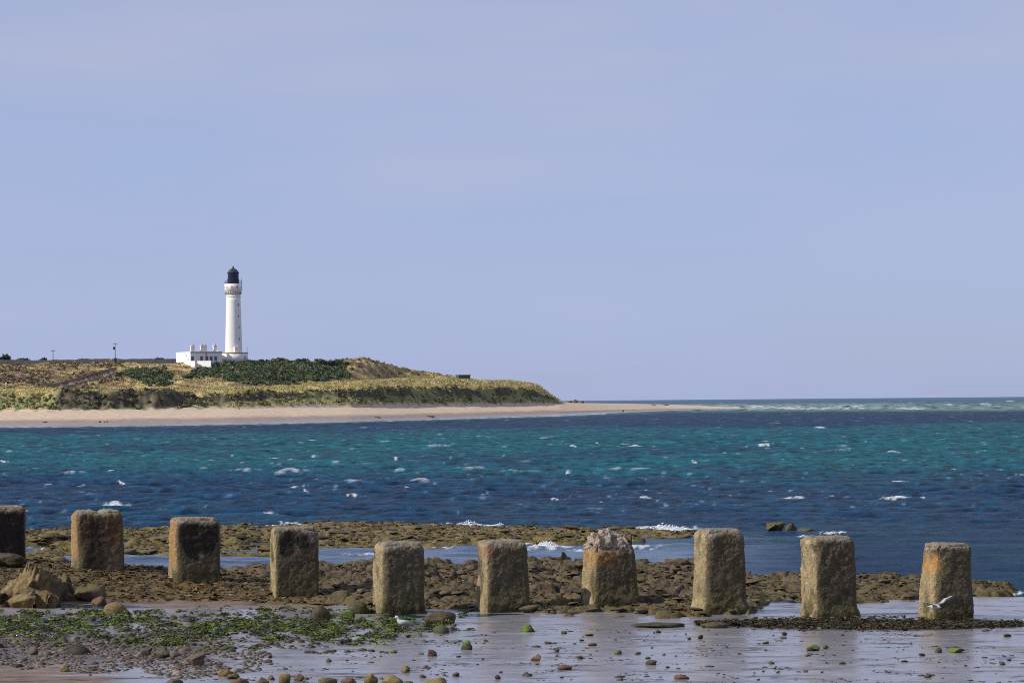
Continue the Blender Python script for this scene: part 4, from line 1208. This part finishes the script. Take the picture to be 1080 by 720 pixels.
def outcrop():
    p0 = gp(34, 636)
    T = empty('rock_outcrop', tuple(p0), 'jagged yellow brown rock outcrop on the bank beside the blackened block', 'rock')
    for k, (px, py, w, h, kd, lean) in enumerate([(30,637,34,38,'yellow',.35),(18,638,34,28,'yellow',.5),(6,638,30,18,'yellow',.4),(42,637,30,34,'yellow',.2),(52,635,28,31,'brown',-.1),(61,634,26,25,'brown',-.3),(36,640,34,22,'yellow',.3),(22,641,30,16,'yellow',.3),(67,636,20,15,'brown',-.3),(-8,638,24,13,'yellow',.2),(47,641,22,17,'yellow',-.1),(10,641,22,10,'yellow',.2),(27,636,16,40,'yellow',.3)]):
        p = gp(px, py); pm = p[1] / F
        V, Fc = rock_verts(900 + k, 5, 0.05, 10, 1.0, 0.48); lo, hi = V.min(0), V.max(0); V = (V - (lo + hi) / 2) / (hi - lo)
        q = V.copy()
        st_ = q[:, 0] * 0.9 + q[:, 2] * 0.35                     # steep bedding cracks
        rg = (1 - 2 * np.abs(noise3(st_ * 9 + k, q[:, 1] * 3, q[:, 2] * 1.6, 5))) + 0.6 * (1 - 2 * np.abs(noise3(st_ * 21 + k, q[:, 1] * 9, q[:, 2] * 6, 6)))
        V = V * (1 + 0.12 * rg)[:, None]
        V = V * np.array([w * pm, w * pm * 0.9, h * pm * 1.3])
        V[:, 0] += V[:, 2] * lean; V[:, 2] += h * pm * 0.35
        V += np.array([p[0] - p0[0], p[1] - p0[1] + 0.25 * (k % 3), p[2] - p0[2]])
        mesh_obj('rock', V, Fc, MATS[kd], T, False)
outcrop()
boulder(8, 598, 40, 15, 'kelp', 'dark weedy rock at the foot of the blackened block', 30, sub=4, rough=0.25, dep=0.5)
boulder(94, 634, 30, 17, 'brown', 'dark split boulder on the weedy bank before the block with arched stains', 34, sub=4, rough=0.3, sharp=0.6)
boulder(104, 639, 16, 10, 'red', 'small reddish rock under the dark split boulder', 35)
boulder(57, 640, 13, 11, 'brown', 'small upright brown rock at the foot of the yellow outcrop', 36)
boulder(121, 647, 26, 12, 'yellow', 'smooth oblong brown boulder on the green weed below the bank', 37, sub=3, rough=0.12, sharp=0.9, dep=0.5)
boulder(132, 679, 12, 7, 'stone', 'grey brown cobble on the edge of the green weed and the shingle', 38)
boulder(154, 692, 14, 9, 'stone', 'dark pointed cobble on the shingle beside the blue grey cobble', 39, sharp=0.62)
boulder(171, 694, 16, 10, 'stone', 'blue grey pointed cobble on the shingle', 40, sharp=0.62)
boulder(206, 702, 19, 13, 'stone', 'largest pointed brown cobble on the shingle by the silver pool', 41, sharp=0.6)
boulder(35, 690, 10, 9, 'stone', 'pale grey cobble standing on the shingle near the bare sand', 42)
boulder(68, 708, 11, 7, 'yellow', 'pale cream stone on the bare sand at the shingle edge', 43)
boulder(236, 713, 13, 8, 'yellow', 'round olive stone by the silver pool, beside a dark stone', 44, rough=0.1, sharp=0.9)
boulder(246, 716, 14, 6, 'kelp', 'flat dark stone beside the round olive stone', 45)
boulder(338, 657, 21, 18, 'kelp', 'tall weed draped boulder at the edge of the green weed', 46, rough=0.15, sharp=0.9)
boulder(378, 647, 21, 13, 'kelp', 'dark weed covered boulder left of the block in the pool', 47, rough=0.15, sharp=0.9)
boulder(366, 655, 16, 11, 'green', 'green topped boulder beside the tall weed draped boulder', 48, rough=0.15, sharp=0.9)
boulder(464, 658, 32, 13, 'kelp', 'domed brown weed mound on wet sand right of the standing gull', 49, sub=4, rough=0.12, sharp=0.95)
boulder(557, 666, 15, 8, 'green', 'bright green topped stone alone on the wet sand below the reddish cornered block', 50, rough=0.12)
boulder(492, 685, 12, 10, 'green', 'lumpy green and dark stone on the wet sand', 51)
boulder(456, 692, 10, 7, 'red', 'orange stone with dark weed on the wet sand below the gull', 52)
boulder(428, 709, 9, 7, 'yellow', 'round olive pebble alone on the wet sand', 53, rough=0.08, sharp=0.95)
boulder(858, 686, 14, 6, 'green', 'bright green stone on wet sand in front of the tall straight block', 54)
boulder(1010, 688, 18, 5, 'green', 'bright green flat stone on wet sand in front of the notched block', 55)
boulder(990, 688, 7, 5, 'kelp', 'small dark stone beside the bright green flat stone', 56)
boulder(719, 716, 16, 5, 'red', 'flat red brown stone on the wet sand near the lower edge', 57)
boulder(596, 706, 15, 5, 'red', 'flat orange brown stone on the wet sand', 58)
boulder(565, 697, 10, 7, 'red', 'upright dark red stone at the end of a weed streak', 59, sharp=0.6)
boulder(687, 701, 12, 5, 'stone', 'dark grey stone on the wet sand right of the weed streak', 60)
boulder(556, 713, 11, 4, 'stone', 'small grey brown stone near the flat orange stone', 61)
boulder(694, 662, 56, 5, 'kelp', 'long flat dark weed mat on wet sand before the rubble crowned block', 62, 'weed_mat', 'seaweed', 3, 0.5, 0.15, 0.95)
boulder(754, 662, 28, 6, 'kelp', 'short dark weed mat at the foot of the pale topped block', 63, 'weed_mat', 'seaweed', 3, 0.6, 0.15, 0.95)
boulder(652, 690, 8, 5, 'green', 'small green tuft on the weed streak of the wet sand', 64)
for k, (px, w, h, lab) in enumerate([(819, 20, 10, 'larger brown rock standing in the sea beyond the tall straight block'), (833, 15, 9, 'middle brown rock of the three in the open water'), (852, 22, 5, 'low brown rock awash beside the two taller sea rocks')]):
    boulder(px, 562, w, h, 'brown', lab, 120 + k, sub=4, sharp=0.6, rough=0.2, z0=-0.05)
boulder(715, 597, 22, 9, 'brown', 'brown boulder crowning the reef left of the pale topped block', 66, dz=-0.05)

# row of cobbles along the near edge
WORD = {'stone': 'grey', 'red': 'reddish', 'yellow': 'yellow olive'}
rc = random.Random(12)
for k, (px, py, w, h, kind) in enumerate([(183,721,22,7,'stone'),(252,722,26,9,'red'),(277,720,16,8,'yellow'),(286,716,9,6,'red'),(300,719,15,12,'yellow'),(315,717,12,9,'red'),(322,722,10,5,'stone'),(345,722,24,10,'yellow'),(368,722,22,9,'red'),(391,720,18,13,'yellow'),(404,722,12,6,'yellow'),(414,721,26,12,'yellow'),(430,722,14,6,'stone'),(446,714,9,5,'red'),(459,723,28,11,'yellow')]):
    o = boulder(px, py + 1, w * 0.85, h * 0.85, kind, 'rounded %s cobble in the row along the near edge of the wet sand' % WORD[kind], 70 + k, 'cobble', 'stone', rough=rc.uniform(.1, .25), sharp=rc.choice([.66, .74, .85]), dep=rc.uniform(.6, 1))
    o['group'] = 'cobbles along the near edge'

# alike stones of the beach and reef: children of the setting
random.seed(3)
cnt = 0
ks = ['stone', 'stone', 'brown', 'green', 'red', 'kelp']
for _ in range(120):                           # sparse stones over the wet sand
    px, py = random.uniform(300, 1075), random.uniform(664, 717)
    if random.random() < 0.25: px = random.uniform(480, 900)
    p = gp(px, py); w = random.choice([2.2, 2.6, 3, 3.5, 4.5, 6, 7]) * p[1] / F
    stone_child('stone', BEACH, p, (w, w * 0.8, w * random.uniform(0.35, 0.7)), random.choice(['stone', 'kelp', 'kelp', 'brown', 'stone', 'green']), random.randrange(6), random.uniform(0, 6.28))
for _ in range(150):                           # cobbles among weed and shingle
    px, py = random.uniform(0, 330), random.uniform(644, 716)
    if _ % 2: px, py = random.uniform(0, 460), random.uniform(644, 672)
    if px > 120 and py > 705: continue
    p = gp(px, py); w = random.choice([2.5, 3, 3.5, 4.5, 5.5] if py > 672 else [3.5, 4.5, 5.5, 6.5, 7.5]) * p[1] / F
    kd = random.choice(['green', 'green', 'green', 'kelp', 'brown']) if py < 672 else random.choice(['stone', 'stone', 'brown', 'red', 'yellow'])
    stone_child('stone', BEACH, p, (w, w * 0.85, w * (random.uniform(0.5, 0.9) if py > 672 else random.uniform(0.3, 0.5))), kd, random.randrange(6), random.uniform(0, 6.28))
for _ in range(190):                           # rocks of the inner reef
    px, py = random.uniform(225, 960), random.uniform(596, 648)
    p = gp(px, py)
    e = inner_reef(np.array([[p[0]]]), np.array([[p[1]]]))[1][0, 0]
    if e < 0.6 or p[2] < 0.05 or p[1] > 98: continue
    w = random.uniform(0.10, 0.34)
    stone_child('rock', REEF, p, (w * 1.25, w * random.uniform(0.6, 1), w * random.uniform(0.25, 0.55)), random.choice(['brown', 'brown', 'brown', 'kelp']), random.randrange(6), random.uniform(0, 6.28), sub=2, sink=0.4)
for _ in range(150):
    px, py = random.uniform(10, 760), random.uniform(556, 586)
    p = gp(px, py)
    e = outer_reef(np.array([[p[0]]]), np.array([[p[1]]]))[1][0, 0]
    if e < 0.6 or p[2] < 0.05: continue
    w = random.uniform(0.15, 0.42)
    stone_child('rock', OREEF, p, (w * 1.4, w, w * random.uniform(0.35, 0.6)), random.choice(['brown', 'kelp', 'brown']), random.randrange(6), random.uniform(0, 6.28), sub=2, sink=0.4)

# shingle: thousands of pebbles, one mass
def scatter_mesh(name, P, S, cols, seed, mat, flat=0.6, sub=1):
    r = np.random.default_rng(seed); n = len(P)
    V0, F0 = (ICO[1] if sub else ico0)
    lib_ = [rock_verts(500 + k, 1, 0.2, 5, 1.0)[0] for k in range(6)]
    which = r.integers(0, 6, n)
    A = np.stack([lib_[k] for k in which])
    ang = r.uniform(0, 6.28, n); ca, sa = np.cos(ang)[:, None], np.sin(ang)[:, None]
    st = r.uniform(0.7, 1.3, (n, 1)) 
    x = A[..., 0] * st; y = A[..., 1]
    Q = np.stack([x * ca - y * sa, x * sa + y * ca, A[..., 2] * flat * r.uniform(0.6, 1.2, (n, 1))], -1) * S[:, None, None] + P[:, None, :]
    Fc = (F0[None] + (np.arange(n) * len(V0))[:, None, None]).reshape(-1, 3)
    cc = np.repeat(cols[r.integers(0, len(cols), n)] * r.uniform(0.7, 1.35, (n, 1)), len(V0), 0)
    return mesh_obj(name, Q.reshape(-1, 3), Fc, mat, None, False, cc)

def px_scatter(n, fn, seed):
    r = np.random.default_rng(seed); px, py = fn(r, n)
    P = np.array([ground(a, b, 0.09) for a, b in zip(px, py)])
    P[:, 2] = sand_z(P[:, 0], P[:, 1])[0]
    return P
m_peb = attr_mat('pebble', 0.75, 14.0, 0.25, spec=0.4)
def f_shingle(r, n):
    px = r.uniform(-20, 330, n * 3); py = r.uniform(664, 722, n * 3)
    k = (fbm(px / 40, py / 9, 3, 600) > -0.55 + np.clip((px - 190) / 120, 0, 1.2) + np.clip((py - 697 - px * 0.06) / 10, 0, 1.5) + np.clip((674 - py) / 14, 0, 1)) 
    return px[k][:n], py[k][:n]
P = px_scatter(3400, f_shingle, 3); r_ = np.random.default_rng(8)
o = scatter_mesh('shingle', P, r_.lognormal(math.log(0.043), 0.45, len(P)), np.array([[.12,.095,.068],[.09,.072,.055],[.07,.058,.048],[.17,.135,.10],[.105,.07,.052],[.045,.036,.03]]), 9, m_peb)
tag(o, 'brown and grey shingle spread between the green weed and the sand', 'shingle', kind='stuff')
def f_dark(r, n):
    px = r.uniform(-20, 480, n * 4); py = r.uniform(641, 690, n * 4)
    k = fbm(px / 40, py / 6, 3, 630) > -0.15 + np.clip((px - 300) / 150, 0, 1) * 0.6 + np.clip((py - 672) / 20, 0, 1) * 0.5
    return px[k][:n], py[k][:n]
P = px_scatter(1500, f_dark, 43)
o = scatter_mesh('weedy_shingle', P, r_.lognormal(math.log(0.055), 0.5, len(P)), np.array([[.045,.038,.022],[.03,.026,.016],[.065,.055,.03],[.05,.055,.02],[.08,.065,.045]]), 44, m_peb, 0.7)
tag(o, 'dark wet stones lying among the green seaweed', 'shingle', kind='stuff')
def f_dots(r, n):
    px = r.uniform(150, 1085, n * 4); py = r.uniform(662, 722, n * 4)
    k = fbm(px / 70, py / 6, 3, 620) > 0.28
    return px[k][:n], py[k][:n]
P = px_scatter(1400, f_dots, 13)
o = scatter_mesh('pebbles', P, r_.lognormal(math.log(0.030), 0.5, len(P)), np.array([[.045,.035,.035],[.03,.025,.025],[.07,.05,.045],[.05,.055,.025]]), 19, m_peb, 0.35)
tag(o, 'tiny dark pebbles and weed scraps strewn over the wet sand', 'pebbles', kind='stuff')

# green sea lettuce and brown wrack: crumpled fronds, one mass each
def frond_mesh(name, P, size, cols, seed, mat, lift=0.5, tone=None):
    r = np.random.default_rng(seed); n = len(P); nb = 6 if tone is None else 2
    c = P[:, None, :] + r.normal(0, 1, (n, nb, 3)) * (size[:, None, None] * np.array([0.9, 0.9, 0.0])) 
    c[..., 2] += size[:, None] * lift * r.random((n, nb))
    t1 = r.normal(0, 1, (n, nb, 3)) * size[:, None, None] * np.array([0.9, 0.9, 0.35]); t2 = r.normal(0, 1, (n, nb, 3)) * size[:, None, None] * np.array([0.9, 0.9, 0.35])
    V = np.stack([c + t1, c + t2, c - t1, c - t2], 2).reshape(-1, 3)
    cc = cols[r.integers(0, len(cols), n) if tone is None else tone % len(cols)] * r.uniform(0.65, 1.35, (n, 1))
    return mesh_obj(name, V, np.arange(n * nb * 4).reshape(-1, 4), mat, None, True, np.repeat(cc, nb * 4, 0))
m_frond = attr_mat('seaweed_frond', 0.55, 9.0, 0.3, spec=0.35)
def f_green(r, n):
    px = r.uniform(-20, 500, n * 8); py = r.uniform(637, 700, n * 8)
    lim = 0.05 - 0.45 * noise2(px / 75, py / 14, 649) + np.clip((py - 670) / 20, 0, 2) + np.clip((px - 400) / 90, 0, 1.2) * 0.5 + np.clip((644 - py) / 5, 0, 1) * 0.6 - 0.35 * np.exp(-((py - 661) / 7)**2)
    lim = lim + 0.3 * sstep(655, 640, py) * sstep(120, 200, px)
    k = fbm(px / 30, py / 5, 4, 640, 0.7) > lim + 0.12
    return px[k][:n], py[k][:n]
P = px_scatter(950, f_green, 23)
def clumps(P, seed, nper, rmed, hgt):
    r = np.random.default_rng(seed); n = len(P)
    R = r.lognormal(math.log(rmed), 0.45, n)
    q = r.normal(0, 0.5, (n, nper, 2)); rr = np.hypot(q[..., 0], q[..., 1])
    x = P[:, None, 0] + q[..., 0] * R[:, None]; y = P[:, None, 1] + q[..., 1] * R[:, None] * 0.8
    z = sand_z(x, y)[0] + np.exp(-rr**2 * 2) * R[:, None] * hgt
    tone = np.repeat(r.integers(0, 1000, n), nper)
    return np.stack([x, y, z], -1).reshape(-1, 3), tone
Pc, tone = clumps(P, 25, 44, 0.17, 0.5)
o = frond_mesh('green_seaweed', Pc, r_.lognormal(math.log(0.017), 0.35, len(Pc)), np.array([[.13,.185,.012],[.08,.115,.011],[.045,.058,.012],[.15,.21,.012],[.028,.028,.010],[.05,.047,.016],[.06,.08,.012]]), 24, m_frond, tone=tone)
tag(o, 'bright green seaweed matted over stones below the bank', 'seaweed', kind='stuff')
def f_wrack(r, n):
    px = r.uniform(-20, 395, n * 2); py = r.uniform(588, 637, n * 2)
    return px[:n], py[:n]
rw = np.random.default_rng(33)
Xw = rw.uniform(-19, -3.4, 16000); Yw = rw.uniform(84, 97, 16000)
Zw, Mw = sand_z(Xw, Yw); k = (Mw > 0.5); P = np.stack([Xw, Yw, Zw], -1)[k][:7000]
o = frond_mesh('brown_wrack', P, r_.lognormal(math.log(0.032), 0.3, len(P)), np.array([[.14,.095,.034],[.11,.075,.028],[.06,.043,.02],[.17,.12,.045],[.09,.075,.03]]), 34, m_frond)
tag(o, 'brown bladder wrack carpeting the bank around the blocks', 'seaweed', kind='stuff')
# dark weed strip in front of the two end blocks
rw = np.random.default_rng(35)
pxs = rw.uniform(735, 1078, 10000); pys = 656.5 + rw.normal(0, 1, 10000) * itp(pxs, [(735,0.7),(850,2.4),(1000,2.4),(1078,1.2)])
P = np.array([ground(a, b, 0.12) for a, b in zip(pxs, pys)]); P[:, 2] = sand_z(P[:, 0], P[:, 1])[0] + rw.uniform(0, 0.08, len(P)) 
o = frond_mesh('kelp_strip', P, r_.lognormal(math.log(0.022), 0.35, len(P)), np.array([[.045,.034,.013],[.03,.023,.010],[.065,.046,.016],[.04,.042,.014]]), 36, m_frond)
tag(o, 'low dark kelp strip along the feet of the end blocks', 'seaweed', kind='stuff')

# weed hanging on the reefs
rw = np.random.default_rng(37)
Xw = rw.uniform(-10, 17, 26000); Yw = rw.uniform(79, 98, 26000)
Zw, Ew = inner_reef(Xw[None], Yw[None]); k = (Ew[0] > 0.6) & (Zw[0] > 0.03) & (fbm(Xw / 1.8, Yw / 1.8, 3, 660) > -0.25)
P = np.stack([Xw, Yw, Zw[0]], -1)[k][:6000]
o = frond_mesh('reef_weed', P, r_.lognormal(math.log(0.032), 0.3, len(P)), np.array([[.10,.08,.024],[.07,.055,.02],[.04,.03,.014],[.12,.095,.03]]), 38, m_frond)
tag(o, 'olive brown weed hanging on the rocks between the blocks', 'seaweed', kind='stuff')
Xw = rw.uniform(-25, 12, 26000); Yw = rw.uniform(108, 142, 26000)
Zw, Ew = outer_reef(Xw[None], Yw[None]); k = (Ew[0] > 0.6) & (Zw[0] > 0.03)
P = np.stack([Xw, Yw, Zw[0]], -1)[k][:5000]
o = frond_mesh('ledge_weed', P, r_.lognormal(math.log(0.045), 0.3, len(P)), np.array([[.16,.125,.034],[.12,.09,.026],[.06,.045,.018],[.13,.13,.03]]), 39, m_frond)
tag(o, 'yellow brown weed covering the low outer ledge', 'seaweed', kind='stuff')

# spray thrown up where waves strike the ledge
m_spray = plain_mat('spray_white', (0.82, 0.84, 0.86), 0.6, 0.03, 5.0)
def spray():
    r = np.random.default_rng(55); P, S = [], []
    for (px, py, w, h, n) in [(700,557,40,4,300),(722,559,20,4,160),(577,576,26,6,320),(306,555,26,3.5,200),(494,553,22,4,220),(528,554,12,3,90),(878,563,20,3,90),(812,610,16,4,120),(838,612,16,4,120),(280,544,16,4,120),(598,502,6,3,30)]:
        d = CH * F / (py - float(yh(px))); 
        n = int(n * 1.8); x = r.normal(0, 0.28, n) * w; y = np.abs(r.normal(0, 0.42, n)) * h * np.exp(-(x / w * 2.2)**2)
        for a, b in zip(x, y):
            q = at(px + a, py - b, d + r.normal(0, 0.35)); P.append(q); S.append(r.lognormal(math.log(0.013), 0.45) * d / 110)
    P, S = np.array(P), np.array(S)
    O = np.array([[1,0,0],[-1,0,0],[0,1,0],[0,-1,0],[0,0,1],[0,0,-1]]) ; OF = np.array([[0,2,4],[2,1,4],[1,3,4],[3,0,4],[2,0,5],[1,2,5],[3,1,5],[0,3,5]])
    V = (O[None] * S[:, None, None] * np.array([1.5, 1, 0.8]) + P[:, None]).reshape(-1, 3)
    Fc = (OF[None] + (np.arange(len(P)) * 6)[:, None, None]).reshape(-1, 3)
    o = mesh_obj('spray', V, Fc, m_spray, None, True)
    tag(o, 'white spray where waves break on the ledges', 'spray', kind='stuff')
spray()

# ------------------------------------------------------------------ far beach odds and ends
def far_rock(px, py, w, h, label, seed, kind='brown', group=None, smin=1.0, z=None, d=None):
    p = far_at(px, py, smin) if d is None else at(px, py, d)
    if z is not None: p[2] = z
    pm = p[1] / F
    V, Fc = rock_verts(seed, 2, 0.25, 7, 1.0, 0.72); lo, hi = V.min(0), V.max(0); V = (V - (lo + hi) / 2) / (hi - lo)
    V = V * np.array([w * pm, w * pm * 0.8, h * pm * 1.3]) + np.array([0, 0, h * pm * 0.35])
    o = mesh_obj('rock', V, Fc, MATS[kind], None, False); o.location = tuple(p)
    tag(o, label, 'rock', group)
far_rock(601, 424.6, 4.5, 2.2, 'small dark rock nearest the dune end on the far beach', 201)
far_rock(606, 424.8, 6, 4.0, 'tallest pale brown rock of the cluster at the dune end', 202, 'yellow')
far_rock(613.5, 425.0, 4.5, 2.6, 'dark rock at the outer end of the cluster past the dunes', 203)
far_rock(251.5, 431.6, 2.4, 1.0, 'small white boulder at the dune foot below the lighthouse', 204, 'yellow')
far_rock(656.5, 434.0, 1.8, 1.8, 'lone small dark rock on the wet far sand', 205)
for k, (px, py) in enumerate([(103.5,445.6),(106.2,445.3),(109.5,445.8),(112,445.5)]):
    far_rock(px, py, 1.8, 1.4, 'small dark rock in the cluster on the far wet sand', 210 + k, 'kelp', 'dark rocks on the far waterline')
far_rock(784, 428.6, 9, 1.6, 'long low skerry rock breaking the surf off the sand spit', 220, 'kelp', d=1950, z=-0.3)
far_rock(893, 428.4, 9, 1.4, 'low dark skerry rock further out along the surf line', 221, 'kelp', d=2050, z=-0.3)
far_rock(838, 428.9, 7, 1.0, 'smaller skerry rock between the two longer ones in the surf', 222, 'kelp', d=2000, z=-0.3)
for k, (px, py, w) in enumerate([(396, 440.2, 10), (452, 439.4, 16), (47, 445.6, 6), (700, 427.0, 14), (688, 426.9, 10)]):
    p = far_at(px, py); pm = p[1] / F
    V, Fc = rock_verts(240 + k, 2, 0.3, 4, 1.0, 0.9)
    o = mesh_obj('wrack_line', V * np.array([w * pm / 2, 1.5, 0.22]), Fc, m_kelp, None, False); o.location = tuple(p)
    tag(o, ['thin dark strand of wrack on the wet far beach below the bare bluff', 'longer dark strand of wrack on the wet far beach below the hut', 'short dark strand of wrack on the far beach below the tall scarp', 'dark strand of wrack on top of the far sand spit', 'smaller dark strand of wrack on top of the far sand spit'][k], 'seaweed')

# ------------------------------------------------------------------ gulls
m_gw = plain_mat('gull_white', (0.62, 0.62, 0.61), 0.7, 0.04, 20.0)
m_gg = plain_mat('gull_grey', (0.33, 0.34, 0.36), 0.7, 0.08, 20.0)
m_beak = plain_mat('gull_bill', (0.55, 0.33, 0.05), 0.5, 0.1, 20.0)
m_leg = plain_mat('gull_leg', (0.45, 0.24, 0.20), 0.6, 0.1, 20.0)
m_gk = plain_mat('gull_black', (0.02, 0.02, 0.02), 0.5, 0.1, 20.0)
def tube(path, radii, n=12, squash=None):
    V, Fc = [], []
    path = [Vector(p) for p in path]
    for i, (p, r) in enumerate(zip(path, radii)):
        t = (path[min(i + 1, len(path) - 1)] - path[max(i - 1, 0)]).normalized()
        side = Vector((0, 1, 0)); upv = t.cross(side).normalized() * -1; side = upv.cross(t).normalized() * -1
        sq = squash[i] if squash else 1.0
        for k in range(n):
            a = 2 * math.pi * k / n
            V.append(tuple(p + side * (math.cos(a) * r) + upv * (math.sin(a) * r * sq)))
    for i in range(len(path) - 1):
        for k in range(n): Fc.append((i*n+k, i*n+(k+1) % n, (i+1)*n+(k+1) % n, (i+1)*n+k))
    Fc.append(tuple(range(n))[::-1]); Fc.append(tuple((len(path)-1)*n + k for k in range(n)))
    return V, Fc

def standing_gull():
    p = gp(425, 664.5)
    T = empty('gull', tuple(p), 'white gull standing on green weed below the block in the pool', 'bird', rz=RAD(180 + 12))
    # local +x is forwards; body runs tail to crown in one skin
    path = [(-.27,0,.155),(-.20,0,.165),(-.12,0,.18),(-.03,0,.195),(.05,0,.21),(.10,0,.245),(.125,0,.29),(.14,0,.325),(.155,0,.35),(.185,0,.352),(.205,0,.345)]
    rad = [.012,.032,.062,.078,.075,.056,.038,.036,.042,.034,.012]
    V, Fc = tube(path, rad, 14, [0.5,.7,.85,.95,1,1,1,1,1,1,1])
    b = mesh_obj('body', V, Fc, m_gw, T, True)
    for s in (-1, 1):
        V, Fc = tube([(-.30,s*.02,.168),(-.20,s*.045,.185),(-.08,s*.066,.205),(.03,s*.066,.215),(.075,s*.055,.22)], [.006,.022,.034,.034,.008], 10, [1.2,1.6,1.7,1.6,1])
        mesh_obj('wing', V, Fc, m_gg, T, True)
        MB().rod((.015, s*.03, .135), (.02, s*.032, .0), .007, 6).build('leg', m_leg, T, True)
        MB().box(.0, .06, s*.032 - .018, s*.032 + .018, -.002, .008).build('foot', m_leg, T)
        MB().lathe([(.001,.0),(.007,.003),(.007,.008),(.001,.011)], 8, c=(.178, s*.031)).build('eye', m_gk, T).location = (0, 0, .352)
    MB().rod((.198,0,.345), (.255,0,.332), .011, 8, .003).build('bill', m_beak, T, True)
standing_gull()

def flying_gull():
    d = 74.0
    p = at(985.5, 640, d)
    T = empty('gull', tuple(p), 'grey winged gull flying low with raised wings before the notched block', 'bird', rz=RAD(-62))
    # one continuous skin: body tube with the wings growing out of its sides
    path = [(-.25,0,.01),(-.19,0,.012),(-.10,0,.008),(0,0,0),(.08,0,.0),(.14,0,.012),(.185,0,.022),(.215,0,.02),(.235,0,.014)]
    rad = [.045,.038,.052,.068,.062,.046,.042,.034,.012]
    V, Fc = tube(path, rad, 14, [.15,.5,.85,.95,1,1,1,1,1])
    mb = MB(); mb.add(V, Fc)
    for s in (-1, 1):
        st = [(0.0,.03,.075,.10,.030),(.14,.06,.10,.10,.022),(.30,.12,.06,.085,.016),(.44,.135,.02,.07,.012),(.58,.155,-.04,.05,.008),(.68,.16,-.10,.015,.004)]
        V = []
        for (yy, zz, xc, ch, th) in st:
            y2 = s * (0.03 + yy * 0.93); z2 = 0.02 + zz * (1.55 if s > 0 else 1.0)
            V += [(xc + ch, y2, z2), (xc, y2, z2 + th), (xc - ch * 1.1, y2, z2), (xc, y2, z2 - th * .4)]
        Fc = []
        for i in range(len(st) - 1):
            for k in range(4): Fc.append((i*4+k, i*4+(k+1) % 4, (i+1)*4+(k+1) % 4, (i+1)*4+k))
        Fc += [(0,1,2,3), tuple(len(V) - 4 + k for k in range(4))]
        mb.add(V, Fc)
    b = mb.build('body', plain_mat('gull_pale_grey', (0.40, 0.40, 0.39), 0.7, 0.1, 20.0), T, True)
    mb2 = MB(); mb2.rod((.228,0,.014), (.275,0,.004), .010, 8, .003); mb2.build('bill', m_beak, T, True)
    for s in (-1, 1):
        V = [(.0,s*.60,.02+.152*(1.55 if s>0 else 1)),(-.10,s*.60,.02+.152*(1.55 if s>0 else 1)),(-.13,s*.675,.027+.16*(1.55 if s>0 else 1)),(-.08,s*.675,.027+.16*(1.55 if s>0 else 1))]
        V2 = [(x, y, z + .012) for x, y, z in V]
        MB().add(V + V2, [(0,1,2,3),(7,6,5,4),(0,4,5,1),(1,5,6,2),(2,6,7,3),(3,7,4,0)]).build('wing_tip', m_gk, T)
flying_gull()
